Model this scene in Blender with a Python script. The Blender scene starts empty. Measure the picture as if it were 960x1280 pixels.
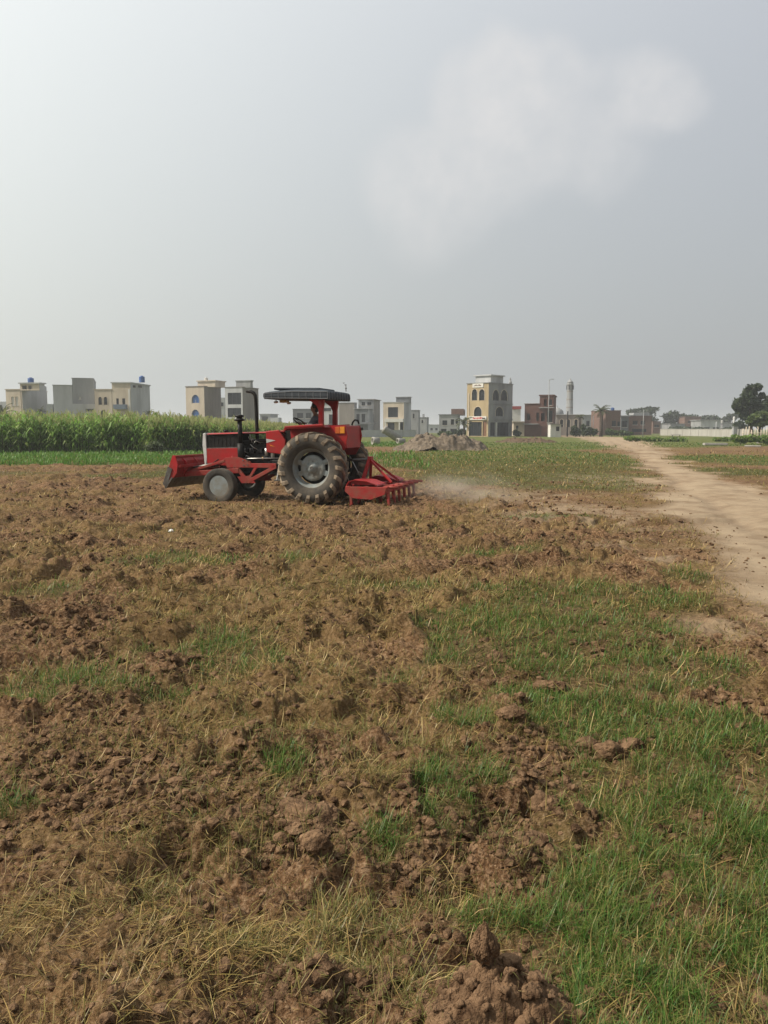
import bpy, bmesh, math, random
import numpy as np
from mathutils import Vector, Matrix, noise as mnoise

random.seed(7)
rng = np.random.default_rng(11)
SC = bpy.context.scene
COL = SC.collection
R = math.radians

# ------------------------------------------------------------------ camera
CAM_H = 1.62
PITCH = -math.atan((640 - 536) / 960)       # looking slightly down
cam_d = bpy.data.cameras.new('camera')
cam = bpy.data.objects.new('camera', cam_d)
COL.objects.link(cam)
cam_d.sensor_fit = 'HORIZONTAL'
cam_d.sensor_width = 36
cam_d.lens = 36
cam_d.clip_start = 0.05
cam_d.clip_end = 9000
cam.location = (0, 0, CAM_H)
cam.rotation_euler = (math.pi / 2 + PITCH, 0, 0)
SC.camera = cam

SUN_AZ, SUN_EL = R(-98), R(46)          # azimuth from +Y, negative to the left
SUN = Vector((math.sin(SUN_AZ) * math.cos(SUN_EL), math.cos(SUN_AZ) * math.cos(SUN_EL), math.sin(SUN_EL)))


def ray(px, py):
    """Direction of a photograph pixel from the camera's place, not normalised."""
    f = Vector((0, math.cos(PITCH), math.sin(PITCH)))
    u = Vector((0, -math.sin(PITCH), math.cos(PITCH)))
    return f + Vector((1, 0, 0)) * ((px - 480) / 960) + u * ((640 - py) / 960)


def at(px, py, Y):
    d = ray(px, py)
    return Vector((0, 0, CAM_H)) + d * (Y / d.y)


def gp(px, py, z=0.0):
    d = ray(px, py)
    return Vector((0, 0, CAM_H)) + d * ((z - CAM_H) / d.z)


# ------------------------------------------------------------------ world
W = bpy.data.worlds.new('World')
SC.world = W
W.use_nodes = True
nt = W.node_tree
nt.nodes.clear()


class NT:
    """small helper that chains nodes"""
    def __init__(s, tree): s.t = tree
    def n(s, typ, **k):
        o = s.t.nodes.new(typ)
        for a, b in k.items(): setattr(o, a, b)
        return o
    def put(s, sock, v):
        if isinstance(v, bpy.types.NodeSocket): s.t.links.new(v, sock)
        else: sock.default_value = v
    def m(s, op, a, b=None, c=None, clamp=False):
        o = s.n('ShaderNodeMath', operation=op, use_clamp=clamp)
        s.put(o.inputs[0], a)
        if b is not None: s.put(o.inputs[1], b)
        if c is not None: s.put(o.inputs[2], c)
        return o.outputs[0]
    def mix(s, f, a, b, mode='MIX'):
        o = s.n('ShaderNodeMix', data_type='RGBA', blend_type=mode)
        s.put(o.inputs[0], f)
        for k, v in ((6, a), (7, b)):
            if not isinstance(v, bpy.types.NodeSocket) and len(v) == 3: v = (*v, 1)
            s.put(o.inputs[k], v)
        return o.outputs[2]
    def mr(s, v, a, b, c=0.0, d=1.0, smooth=False):
        o = s.n('ShaderNodeMapRange', interpolation_type='SMOOTHSTEP' if smooth else 'LINEAR')
        for i, q in enumerate((v, a, b, c, d)): s.put(o.inputs[i], q)
        return o.outputs[0]
    def noise(s, vec, scale, detail=4, rough=.55):
        o = s.n('ShaderNodeTexNoise')
        if vec is not None: s.put(o.inputs['Vector'], vec)
        o.inputs['Scale'].default_value = scale
        o.inputs['Detail'].default_value = detail
        o.inputs['Roughness'].default_value = rough
        return o.outputs['Fac']
    def dot(s, v, c):
        o = s.n('ShaderNodeVectorMath', operation='DOT_PRODUCT')
        s.put(o.inputs[0], v); o.inputs[1].default_value = c
        return o.outputs['Value']


w = NT(nt)
tc = w.n('ShaderNodeTexCoord')
D = tc.outputs['Generated']
sky = w.n('ShaderNodeTexSky', sky_type='NISHITA')
sky.sun_disc = False
sky.sun_elevation = SUN_EL
sky.sun_rotation = SUN_AZ
sky.dust_density = 7.0
sky.air_density = 1.6
sky.ozone_density = 1.0
sep = w.n('ShaderNodeSeparateXYZ')
nt.links.new(D, sep.inputs[0])
sk = w.n('ShaderNodeVectorMath', operation='SCALE')
nt.links.new(sky.outputs[0], sk.inputs[0])
sk.inputs['Scale'].default_value = 0.85
# thick summer haze: pale veil, brighter round the sun, greyer away from it and towards the horizon
glow = w.m('POWER', w.m('MULTIPLY_ADD', w.dot(D, SUN), .5, .5), 3.0)
veil = w.mix(glow, (3.46, 3.67, 3.82), (14.6, 15.1, 13.6))
veil = w.mix(w.m('MINIMUM', w.m('MAXIMUM', sep.outputs[2], 0.0), .55), veil, (1.15, 1.08, 1.95), 'ADD')
# unseen sky behind the camera, dimmed to deepen contrast on the ground
veil = w.mix(w.mr(sep.outputs[1], -.55, .15, .48, 0, True), veil, (.6, .68, .85))
col = w.mix(0.80, sk.outputs[0], veil)
# two faint cumulus shapes showing through the haze
wn = w.n('ShaderNodeTexNoise'); nt.links.new(D, wn.inputs['Vector']); wn.inputs['Scale'].default_value = 9.0; wn.inputs['Detail'].default_value = 5
wv = w.n('ShaderNodeVectorMath', operation='MULTIPLY_ADD')
nt.links.new(wn.outputs['Color'], wv.inputs[0]); wv.inputs[1].default_value = (.055, .055, .055)
wv2 = w.n('ShaderNodeVectorMath', operation='ADD'); nt.links.new(D, wv2.inputs[0]); wv2.inputs[1].default_value = (-.0275, -.0275, -.0275)
nt.links.new(wv2.outputs[0], wv.inputs[2])
wz = w.n('ShaderNodeVectorMath', operation='NORMALIZE'); nt.links.new(wv.outputs[0], wz.inputs[0])
DW = wz.outputs[0]
n1 = w.noise(D, 13.0, 9, .62)
n2 = w.noise(D, 26.0, 6, .6)
blobs = [(585, 125, 3.5, .7), (632, 98, 3.4, 1.0), (685, 108, 3.2, .8), (755, 125, 3.0, .5), (815, 115, 3.3, .8), (850, 120, 2.6, .55), (640, 140, 3.3, .6),
         (520, 222, 4.8, .60), (585, 200, 4.8, .72), (650, 188, 4.4, .66), (715, 195, 3.8, .46), (760, 210, 3.2, .3), (540, 262, 5.0, .46)]
mask = None
for bx_, by_, rr, st in blobs:
    c = ray(bx_, by_).normalized()
    a = w.m('ARCCOSINE', w.m('MINIMUM', w.dot(DW, c), 0.99999))
    b = w.m('MULTIPLY', w.mr(a, R(rr) * .42, R(rr) * 1.0, 1, 0, True), st)
    mask = b if mask is None else w.m('SUBTRACT', w.m('ADD', mask, b), w.m('MULTIPLY', mask, b))
cl = w.m('MULTIPLY', mask, w.m('MULTIPLY', w.mr(n1, .32, .66, .58, 1.1), w.mr(n2, .3, .7, .88, 1.08)))
CLOUD_F = 0.60
col = w.mix(w.m('MULTIPLY', cl, CLOUD_F, clamp=True), col, (6.5, 6.4, 6.35))
bg = w.n('ShaderNodeBackground')
nt.links.new(col, bg.inputs[0])
bg.inputs[1].default_value = 0.12
wo = w.n('ShaderNodeOutputWorld')
nt.links.new(bg.outputs[0], wo.inputs[0])

# ------------------------------------------------------------------ sun and exposure
sl = bpy.data.lights.new('sun', 'SUN')
sl.energy = 5.0
sl.angle = R(0.9)
sl.color = (1.0, 0.915, 0.78)
so = bpy.data.objects.new('sun', sl)
COL.objects.link(so)
so.rotation_euler = (-SUN).to_track_quat('-Z', 'Y').to_euler()
so.location = (-40, 40, 60)
SC.view_settings.view_transform = 'Standard'
SC.view_settings.look = 'None'
SC.view_settings.gamma = 1
SC.view_settings.exposure = 0.0
SC.view_settings.use_curve_mapping = False
SC.cycles.use_denoising = True
SC.cycles.volume_bounces = 0
SC.cycles.max_bounces = 6
SC.cycles.diffuse_bounces = 3
SC.cycles.transparent_max_bounces = 6
SC.cycles.volume_step_rate = 1.0
SC.cycles.volume_max_steps = 128


# ------------------------------------------------------------------ materials
def mat(name, c1, c2=None, scale=3.0, rough=.8, metal=0.0, bump=0.0, bscale=20.0, stretch=(1, 1, 1), detail=5, lo=.35, hi=.65, spec=.3):
    m = bpy.data.materials.new(name)
    m.use_nodes = True
    t = NT(m.node_tree)
    p = m.node_tree.nodes['Principled BSDF']
    p.inputs['Roughness'].default_value = rough
    p.inputs['Metallic'].default_value = metal
    p.inputs['Specular IOR Level'].default_value = spec
    if c2 is None: c2 = tuple(x * .8 for x in c1)
    co = t.n('ShaderNodeTexCoord').outputs['Object']
    mp = t.n('ShaderNodeMapping')
    t.put(mp.inputs[0], co)
    mp.inputs['Scale'].default_value = stretch
    f = t.mr(t.noise(mp.outputs[0], scale, detail, .6), lo, hi)
    t.put(p.inputs['Base Color'], t.mix(f, c1, c2))
    if bump:
        b = t.n('ShaderNodeBump')
        b.inputs['Strength'].default_value = bump
        b.inputs['Distance'].default_value = .02
        t.put(b.inputs['Height'], t.noise(co, bscale, 4, .6))
        t.put(p.inputs['Normal'], b.outputs[0])
    return m


def brickmat(name, c1, c2, mortar):
    m = mat(name, c1, c2, 1.2, .9)
    t = NT(m.node_tree)
    p = m.node_tree.nodes['Principled BSDF']
    co = t.n('ShaderNodeTexCoord').outputs['Object']
    s = t.n('ShaderNodeSeparateXYZ'); t.put(s.inputs[0], co)
    c = t.n('ShaderNodeCombineXYZ')
    t.put(c.inputs[0], t.m('ADD', s.outputs[0], s.outputs[1])); t.put(c.inputs[1], s.outputs[2])
    b = t.n('ShaderNodeTexBrick')
    t.put(b.inputs['Vector'], c.outputs[0])
    b.inputs['Scale'].default_value = 1.0
    b.inputs['Brick Width'].default_value = .24
    b.inputs['Row Height'].default_value = .085
    b.inputs['Mortar Size'].default_value = .008
    b.inputs['Color1'].default_value = (*c1, 1); b.inputs['Color2'].default_value = (*c2, 1); b.inputs['Mortar'].default_value = (*mortar, 1)
    f = t.mr(t.noise(co, .9, 5, .65), .3, .7)
    t.put(p.inputs['Base Color'], t.mix(t.m('MULTIPLY', f, .5), b.outputs[0], tuple(x * .55 for x in c1)))
    return m


def attrmat(name, rough=.7, trans=.35, sat=1.0):
    """leaf / blade material: colour from the mesh's own per-leaf colour, some light through the leaf"""
    m = bpy.data.materials.new(name)
    m.use_nodes = True
    t = NT(m.node_tree)
    t.t.nodes.clear()
    a = t.n('ShaderNodeAttribute', attribute_name='tint')
    d = t.n('ShaderNodeBsdfDiffuse'); t.put(d.inputs[0], a.outputs['Color'])
    tr = t.n('ShaderNodeBsdfTranslucent'); t.put(tr.inputs[0], a.outputs['Color'])
    g = t.n('ShaderNodeBsdfGlossy'); g.inputs['Roughness'].default_value = .45
    g.inputs['Color'].default_value = (.6, .6, .6, 1)
    mx = t.n('ShaderNodeMixShader'); mx.inputs[0].default_value = trans
    t.put(mx.inputs[1], d.outputs[0]); t.put(mx.inputs[2], tr.outputs[0])
    m2 = t.n('ShaderNodeMixShader'); m2.inputs[0].default_value = .035
    t.put(m2.inputs[1], mx.outputs[0]); t.put(m2.inputs[2], g.outputs[0])
    o = t.n('ShaderNodeOutputMaterial'); t.put(o.inputs[0], m2.outputs[0])
    return m


# ------------------------------------------------------------------ object helpers
def tag(o, label=None, cat=None, group=None, kind=None):
    if label: o['label'] = label
    if cat: o['category'] = cat
    if group: o['group'] = group
    if kind: o['kind'] = kind
    return o


def empty(name, loc=(0, 0, 0), rz=0.0, label=None, cat=None, group=None, parent=None):
    o = bpy.data.objects.new(name, None)
    COL.objects.link(o)
    o.location = loc
    o.rotation_euler = (0, 0, rz)
    o.empty_display_size = .2
    if parent: o.parent = parent
    return tag(o, label, cat, group)


def link(name, me, m=None, parent=None):
    o = bpy.data.objects.new(name, me)
    COL.objects.link(o)
    if m is not None:
        for q in (m if isinstance(m, (list, tuple)) else [m]): me.materials.append(q)
    if parent: o.parent = parent
    return o


def npmesh(name, V, F, tint=None, smooth=False):
    """mesh from numpy arrays; F is (n,3) or (n,4)"""
    me = bpy.data.meshes.new(name)
    V = np.asarray(V, np.float32); F = np.asarray(F, np.int32)
    k = F.shape[1]
    me.vertices.add(len(V)); me.vertices.foreach_set('co', V.ravel())
    me.loops.add(F.size); me.loops.foreach_set('vertex_index', F.ravel())
    me.polygons.add(len(F))
    me.polygons.foreach_set('loop_start', np.arange(len(F), dtype=np.int32) * k)
    me.polygons.foreach_set('loop_total', np.full(len(F), k, np.int32))
    me.polygons.foreach_set('use_smooth', np.full(len(F), smooth, bool))
    me.update(calc_edges=True)
    if tint is not None:
        a = me.color_attributes.new('tint', 'FLOAT_COLOR', 'POINT')
        c = np.ones((len(V), 4), np.float32); c[:, :np.shape(tint)[1]] = tint
        a.data.foreach_set('color', c.ravel())
    return me


class MB:
    """collects shapes in one bmesh, builds ONE object"""
    def __init__(s): s.b = bmesh.new()

    def _bev(s, vs, bevel):
        if bevel:
            es = list({e for v in vs for e in v.link_edges})
            bmesh.ops.bevel(s.b, geom=es, offset=bevel, segments=2, profile=.5, affect='EDGES', clamp_overlap=True)

    def box(s, c, size, rot=None, bevel=0.0):
        M = Matrix.Translation(Vector(c))
        if rot is not None: M = M @ (rot.to_4x4() if not isinstance(rot, tuple) else Matrix.Rotation(rot[2], 4, 'Z') @ Matrix.Rotation(rot[1], 4, 'Y') @ Matrix.Rotation(rot[0], 4, 'X'))
        M = M @ Matrix.Diagonal((*size, 1))
        vs = bmesh.ops.create_cube(s.b, size=1, matrix=M)['verts']
        s._bev(vs, bevel)
        return s

    def bar(s, a, b, wd, ht, bevel=0.0, up=(0, 0, 1)):
        a, b = Vector(a), Vector(b)
        x = (b - a); L = x.length; x.normalize()
        upv = Vector(up)
        if abs(x.dot(upv)) > .98: upv = Vector((1, 0, 0))
        y = upv.cross(x).normalized(); z = x.cross(y)
        rot = Matrix((x, y, z)).transposed()
        return s.box((a + b) / 2, (L, wd, ht), rot, bevel)

    def tube(s, pts, r, n=12, cap=True):
        pts = [Vector(p) for p in pts]
        rs = r if isinstance(r, (list, tuple)) else [r] * len(pts)
        rings = []
        t0 = (pts[1] - pts[0]).normalized()
        u = t0.orthogonal().normalized()
        for i, p in enumerate(pts):
            if i == 0: t = t0
            elif i == len(pts) - 1: t = (pts[-1] - pts[-2]).normalized()
            else: t = ((pts[i + 1] - p).normalized() + (p - pts[i - 1]).normalized()).normalized()
            u = (u - t * u.dot(t)).normalized(); v = t.cross(u)
            rings.append([s.b.verts.new(p + (u * math.cos(2 * math.pi * k / n) + v * math.sin(2 * math.pi * k / n)) * rs[i]) for k in range(n)])
        for a, b in zip(rings, rings[1:]):
            for k in range(n): s.b.faces.new((a[k], a[(k + 1) % n], b[(k + 1) % n], b[k])).smooth = True
        if cap:
            s.b.faces.new(rings[0][::-1]); s.b.faces.new(rings[-1])
        return s

    def lathe(s, prof, axis='Y', c=(0, 0, 0), n=48, smooth=True, cap=True):
        """prof: list of (radius, along axis), closed when its ends meet"""
        c = Vector(c)
        rings = []
        for r, h in prof:
            ring = []
            for k in range(n):
                a = 2 * math.pi * k / n
                x, y = r * math.cos(a), r * math.sin(a)
                p = {'Y': (x, h, y), 'Z': (x, y, h), 'X': (h, x, y)}[axis]
                ring.append(s.b.verts.new(c + Vector(p)))
            rings.append(ring)
        for a, b in zip(rings, rings[1:]):
            for k in range(n): s.b.faces.new((a[k], a[(k + 1) % n], b[(k + 1) % n], b[k])).smooth = smooth
        if not cap: return s
        if prof[0][0] > 1e-4 and abs(prof[0][0] - prof[-1][0]) > 1e-6 or abs(prof[0][1] - prof[-1][1]) > 1e-6:
            if prof[0][0] > 1e-3: s.b.faces.new(rings[0][::-1])
            if prof[-1][0] > 1e-3: s.b.faces.new(rings[-1])
        return s

    def prism(s, poly, axis, h0, h1, bevel=0.0):
        """2D polygon pushed along an axis: axis Y -> poly in (x,z); X -> (y,z); Z -> (x,y)"""
        def P(a, b, h): return {'Y': (a, h, b), 'X': (h, a, b), 'Z': (a, b, h)}[axis]
        A = [s.b.verts.new(P(a, b, h0)) for a, b in poly]
        B = [s.b.verts.new(P(a, b, h1)) for a, b in poly]
        n = len(poly)
        s.b.faces.new(A); s.b.faces.new(B[::-1])
        for k in range(n): s.b.faces.new((A[k], B[k], B[(k + 1) % n], A[(k + 1) % n]))
        s._bev(A + B, bevel)
        return s

    def ball(s, c, r, seg=16, sc=(1, 1, 1)):
        M = Matrix.Translation(Vector(c)) @ Matrix.Diagonal((*sc, 1))
        vs = bmesh.ops.create_uvsphere(s.b, u_segments=seg, v_segments=max(6, seg // 2), radius=r, matrix=M)['verts']
        for v in vs:
            for f in v.link_faces: f.smooth = True
        return s

    def face(s, pts):
        s.b.faces.new([s.b.verts.new(p) for p in pts]); return s

    def build(s, name, m, parent=None, recalc=True):
        if recalc: bmesh.ops.recalc_face_normals(s.b, faces=s.b.faces)
        me = bpy.data.meshes.new(name)
        s.b.to_mesh(me); s.b.free()
        return link(name, me, m, parent)


# ------------------------------------------------------------------ noise in numpy
def _h(ix, iy, s):
    with np.errstate(over='ignore'):
        n = ix.astype(np.int64).astype(np.uint32) * np.uint32(374761393) + iy.astype(np.int64).astype(np.uint32) * np.uint32(668265263) + np.uint32((s * 1442695041) & 0xffffffff)
        n = (n ^ (n >> np.uint32(13))) * np.uint32(1274126177)
        n = n ^ (n >> np.uint32(16))
        n = n * np.uint32(2246822519)
        n = n ^ (n >> np.uint32(15))
    return n.astype(np.float64) / 4294967296.0


def vn(x, y, s=0):
    ix, iy = np.floor(x), np.floor(y)
    fx, fy = x - ix, y - iy
    fx = fx * fx * fx * (fx * (fx * 6 - 15) + 10); fy = fy * fy * fy * (fy * (fy * 6 - 15) + 10)
    a, b, c, d = _h(ix, iy, s), _h(ix + 1, iy, s), _h(ix, iy + 1, s), _h(ix + 1, iy + 1, s)
    return (a + (b - a) * fx) * (1 - fy) + (c + (d - c) * fx) * fy


def fbm(x, y, cell, oct=4, s=0, gain=.5):
    v = np.zeros_like(x); a = 1.0; t = 0; f = 1.0 / cell
    for o in range(oct):
        v += a * vn(x * f * math.cos(.5 * o) + y * f * math.sin(.5 * o) + 17 * o, -x * f * math.sin(.5 * o) + y * f * math.cos(.5 * o) - 9 * o, s + o)
        t += a; a *= gain; f *= 2.03
    return v / t


def clods(x, y, cell, dens, s):
    """domed lumps: one jittered lump per cell; dens may be an array"""
    ix, iy = np.floor(x / cell), np.floor(y / cell)
    out = np.zeros_like(x)
    for dx in (-1, 0, 1):
        for dy in (-1, 0, 1):
            jx, jy = ix + dx, iy + dy
            px = (jx + .15 + .7 * _h(jx, jy, s)) * cell; py = (jy + .15 + .7 * _h(jx, jy, s + 1)) * cell
            r = cell * (.22 + .42 * _h(jx, jy, s + 2))
            th = _h(jx, jy, s + 3) * 6.283
            e = .65 + .5 * _h(jx, jy, s + 4)
            ux = (x - px) * np.cos(th) + (y - py) * np.sin(th); uy = -(x - px) * np.sin(th) + (y - py) * np.cos(th)
            d2 = (ux * e) ** 2 / (r * r) + (uy / e) ** 2 / (r * r)
            tilt = (ux / r) * (_h(jx, jy, s + 6) - .5) * .9
            hgt = np.where(_h(jx, jy, s + 5) < dens, np.sqrt(np.clip(1 - d2, 0, 1)) * r * (.75 + tilt), 0)
            out = np.maximum(out, hgt)
    return out


def ss(x, a, b):
    t = np.clip((x - a) / (b - a), 0, 1)
    return t * t * (3 - 2 * t)

# ------------------------------------------------------------------ the ground: layout in metres
def _edge(pts):
    q = sorted([(gp(a, b).y, gp(a, b).x) for a, b in pts])
    return np.array([p[0] for p in q]), np.array([p[1] for p in q])


TRK_L = _edge([(722, 547), (752, 555), (785, 565), (802, 575), (812, 590), (818, 605), (826, 625), (828, 645), (850, 665), (890, 700), (925, 740), (965, 775), (1100, 900), (1300, 1100)])
TRK_R = _edge([(792, 547), (812, 555), (832, 565), (846, 577), (882, 592), (920, 602), (970, 613), (1040, 630), (1100, 645), (1180, 670), (1290, 710), (1400, 760), (1700, 900), (2100, 1100)])
GREEN = []      # x, y, rx, ry, strength


def green_patch(px, py, rx, ry, st):
    p = gp(px, py); GREEN.append((p.x, p.y, rx, ry, st))


for q in [(740, 748, 1.1, .7, 1), (690, 785, 1.0, .7, 1), (620, 815, .55, .5, .95), (560, 830, .25, .3, .7), (800, 830, .75, .75, 1), (760, 900, .45, .5, 1),
          (880, 920, .6, .5, .95), (930, 1000, .5, .45, .85), (880, 1090, .4, .35, .85), (790, 1150, .35, .3, .75), (940, 1180, .35, .4, 1),
          (800, 1260, .3, .3, .85), (900, 1280, .3, .3, .95), (555, 1000, .12, .3, .8), (580, 900, .2, .25, .75), (660, 870, .35, .25, .7), (700, 1060, .2, .25, .7), (850, 1000, .5, .4, .95), (760, 1100, .3, .3, .8), (860, 1200, .35, .35, .95), (720, 1260, .15, .15, .7), (820, 960, .3, .3, .9), (700, 820, .7, .5, 1),
          (600, 960, .2, .2, .6), (620, 1140, .2, .12, .65), (740, 1200, .2, .2, .8), (490, 855, .25, .3, .4), (360, 960, .12, .15, .75), (500, 1050, .15, .12, .5),
          (280, 800, .55, .5, .5), (90, 830, .5, .5, .4), (140, 862, .8, .3, .5), (300, 700, 1.8, .8, .38), (60, 860, .5, .3, .5), (40, 740, .6, .6, .35),
          (300, 830, .4, .3, .55), (160, 800, .4, .3, .4), (250, 1030, .15, .1, .5), (430, 1160, .3, .15, .35), (20, 1180, .2, .2, .3), (270, 985, .15, .1, .4), (30, 1010, .3, .12, .4),
          (470, 730, 1.0, .5, .3), (640, 690, 1.0, .6, .35), (700, 700, .8, .5, .3), (430, 700, 1, .6, .25), (690, 645, 1.0, .5, .45), (860, 720, .4, .4, .3), (960, 880, .2, .3, .3),
          (650, 595, 5, 6, .5), (730, 578, 4.5, 7, .6), (600, 580, 5, 7, .5), (700, 605, 3, 4, .4), (690, 568, 9, 12, .6), (560, 572, 6, 8, .5), (690, 556, 13, 18, .8), (640, 552, 12, 30, .8), (560, 585, 3, 3, .2),
          (905, 572, 5, 7, .85), (930, 590, 3, 4, .6), (880, 552, 10, 24, .9), (940, 552, 10, 22, .9), (950, 578, 3, 4, .35), (195, 592, 2.0, 3.5, .8), (120, 590, 6, 2.0, .3), (480, 552, 7, 22, .85), (330, 575, 10, 6, .5)]:
    green_patch(*q)


PALE = []
for _q in [(730, 640, 1.9, 2.6, .8), (800, 690, .9, 1.2, .6), (680, 620, 1.8, 3, .5), (900, 790, .3, .6, .6), (940, 830, .25, .4, .6), (770, 600, 2, 4, .6)]:
    _p = gp(_q[0], _q[1]); PALE.append((_p.x, _p.y, *_q[2:]))

STRAW = []
for _q in [(40, 1170, .22, .20, 1), (330, 1180, .24, .13, 1), (50, 1045, .25, .12, .8), (450, 1000, .16, .3, .8), (440, 1190, .14, .12, .8), (880, 1010, .14, .1, .8), (930, 1020, .12, .12, .8), (640, 760, .4, .3, .7), (560, 930, .2, .2, .8), (780, 1040, .15, .12, .7), (300, 1000, .2, .12, .5), (740, 1110, .15, .1, .7), (560, 1090, .14, .12, .8), (840, 1170, .12, .1, .7), (110, 940, .4, .2, .5), (330, 740, 1.2, .5, .8), (100, 720, 1.5, .5, .8), (250, 880, .5, .25, .6), (940, 1270, .12, .1, .9), (200, 1270, .2, .1, .6)]:
    _p = gp(_q[0], _q[1]); STRAW.append((_p.x, _p.y, *_q[2:]))


def trackness(x, y):
    """>0 inside the dirt track, in metres from its edge"""
    r = np.hypot(x, y)
    wob = (fbm(x, y, 1.6, 4, 71) - .5) * np.clip(.10 * r, .5, 2.6)
    return np.minimum(x - np.interp(y, *TRK_L), np.interp(y, *TRK_R) - x) + wob


def masks(x, y):
    r = np.hypot(x, y)
    tr = trackness(x, y)
    ew = (fbm(x, y, .5, 4, 73) - .5) * .032 * r
    track = ss(tr + ew, -.25 - .010 * r, .25 + .012 * r) * ss(y, 2.0, 3.5) * (1 - ss(y, 190, 230))
    n = fbm(x, y, .55, 4, 5); n2 = fbm(x, y, 2.6, 3, 9); nf = fbm(x, y, 9.0, 4, 13)
    g = np.zeros_like(x)
    for a, b, rx, ry, st in GREEN:
        g = np.maximum(g, st * np.clip(1.35 - np.hypot((x - a) / rx, (y - b) / ry), 0, 1))
    # the bank along the crop and the grass beyond the ploughed part
    bank = ss(y, 31.5 + .22 * (x + 20) + (nf - .5) * 5, 34 + .22 * (x + 20) + (nf - .5) * 5) * ss(-x, 4, 8)
    far = ss(y, 62, 84) * .8
    g = np.maximum(g, np.maximum(bank * 1.3, far))
    loc = np.where(r < 14, n * .85 + n2 * .15, np.where(r < 40, n2 * .6 + nf * .4, nf))
    g = np.clip(g * 1.25 + (loc - .5) * 1.9 * np.clip(g * 3, 0, 1), 0, 1)
    g = g * (1 - track)
    g = ss(g, .08, .58)
    till = (1 - track) * (1 - .72 * g)
    xr = np.interp(y, [0, 4.5, 7, 9.5, 13, 16, 19, 24, 40], [3.0, 2.6, 2.9, 3.4, 4.2, 2.9, 1.8, 1.0, -1.0])
    till *= .25 + .75 * (1 - ss(x, xr - .6, xr + .9))
    till *= 1 - .85 * ss(y, 36, 50)
    pale = np.zeros_like(x)
    for (a, b, rx, ry, st) in PALE: pale = np.maximum(pale, st * np.clip(1.3 - np.hypot((x - a) / rx, (y - b) / ry), 0, 1))
    pale = np.clip(pale * (1.1 * ss(fbm(x, y, .35, 4, 35) * .5 + loc * .5, .42, .62)), 0, .58)
    straw = ss(fbm(x, y, .9, 4, 31) * .7 + n2 * .3, .42, .62) * np.where(r < 3.6, .55, 1.0)
    for (a, b, rx, ry, st) in STRAW: straw = np.maximum(straw, st * ss(np.clip(1.4 - np.hypot((x - a) / rx, (y - b) / ry), 0, 1) * (.45 + 1.1 * n), .15, .8))
    straw = straw * (1 - track) * (1 - .4 * g)
    return np.maximum(track, pale), g, till, straw


def ruts(x, y):
    """two wheel ruts along the track, as 0..1, and the low hump between them"""
    a = np.interp(y, *TRK_L); b = np.interp(y, *TRK_R)
    c = a * .48 + b * .52 + (fbm(y, y * 0 + 3.3, 7.0, 2, 75) - .5) * 1.2
    q = x - c + (fbm(x, y, 1.5, 3, 77) - .5) * .35
    r = np.zeros_like(x)
    for o in (-.85, .85): r = np.maximum(r, np.exp(-((q - o) / .20) ** 2))
    r2 = np.exp(-((q + 2.4) / .16) ** 2) * .6
    return np.maximum(r, r2) * (.35 + .65 * ss(fbm(x, y, 2.0, 3, 78), .35, .6)), np.exp(-(q / .45) ** 2)


def ground_z(x, y, fine=True):
    r = np.hypot(x, y) + .01
    track, g, till, straw = masks(x, y)
    z = (fbm(x, y, 7.0, 3, 41) - .5) * .22 * ss(r, 1.5, 9) * (1 - ss(r, 60, 120))
    z += (fbm(x, y, 1.3, 4, 45) - .5) * .16 * (.25 + .75 * till) * (1 - .9 * track)
    # plough ridges, running away to the upper right
    u = (x * math.cos(.62) - y * math.sin(.62))
    z += np.sin(u * 6.283 / .85 + 3 * fbm(x, y, 2.2, 3, 49)) * .022 * till * ss(r, 2, 5)
    if fine:
        def fd(c): return np.clip(c / (.010 * r), 0, 1) ** 2
        wob = (fbm(x, y, .12, 3, 61) - .5)
        wx, wy = x + wob * .07, y + (fbm(x, y, .12, 3, 63) - .5) * .07
        patch = ss(fbm(x, y, 1.1, 3, 57), .36, .60)
        z += clods(wx, wy, .62, .30 * till * (.3 + patch), 101) * .36 * till * fd(.5) * (.45 + .55 * ss(r, 4, 8))
        z += clods(wx, wy, .27, (.25 + .55 * patch) * till, 201) * .52 * (.15 + .85 * till) * fd(.3)
        z += clods(wx, wy, .115, (.25 + .6 * patch) * till, 301) * .62 * (.12 + .88 * till) * fd(.14)
        z += clods(wx, wy, .047, (.35 + .5 * patch) * till, 401) * .60 * (.1 + .9 * till) * fd(.07)
        crumb = (fbm(x, y, .06, 4, 69, .62) - .5)
        z += crumb * .045 * (.25 + .75 * till) * (1 - .9 * track) * fd(.06)
        z += (fbm(x, y, .2, 5, 65, .6) - .5) * .085 * (.3 + .7 * till) * (1 - .85 * track)
        z -= ss(fbm(x, y, .45, 3, 67), .56, .70) * .10 * till * (1 - .5 * ss(r, 8, 20))
    rut, hump = ruts(x, y)
    z += track * (-.03 - .045 * rut + .02 * hump + (fbm(x, y, .5, 4, 87) - .5) * .05)
    # wheel ruts crossing the edge of the track
    for k, off in enumerate((0, .55)):
        q = y - (13.0 + off) - .42 * (x - 4.0)
        z -= .05 * np.exp(-(q / .13) ** 2) * ss(x, 2.0, 3.2) * (1 - ss(x, 6.4, 7.2))
        z += .035 * np.exp(-((q - .24) / .10) ** 2) * ss(x, 2.0, 3.2) * (1 - ss(x, 6.4, 7.2))
    # level under the tractor
    k = 1 - ss(np.hypot((x + 2.3) / 2.6, (y - 17.4) / 1.9), .75, 1.25)
    z = z * (1 - .72 * k) - .01 * k
    return z


def gz(x, y, fine=False):
    return float(ground_z(np.array([float(x)]), np.array([float(y)]), fine)[0])


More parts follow.
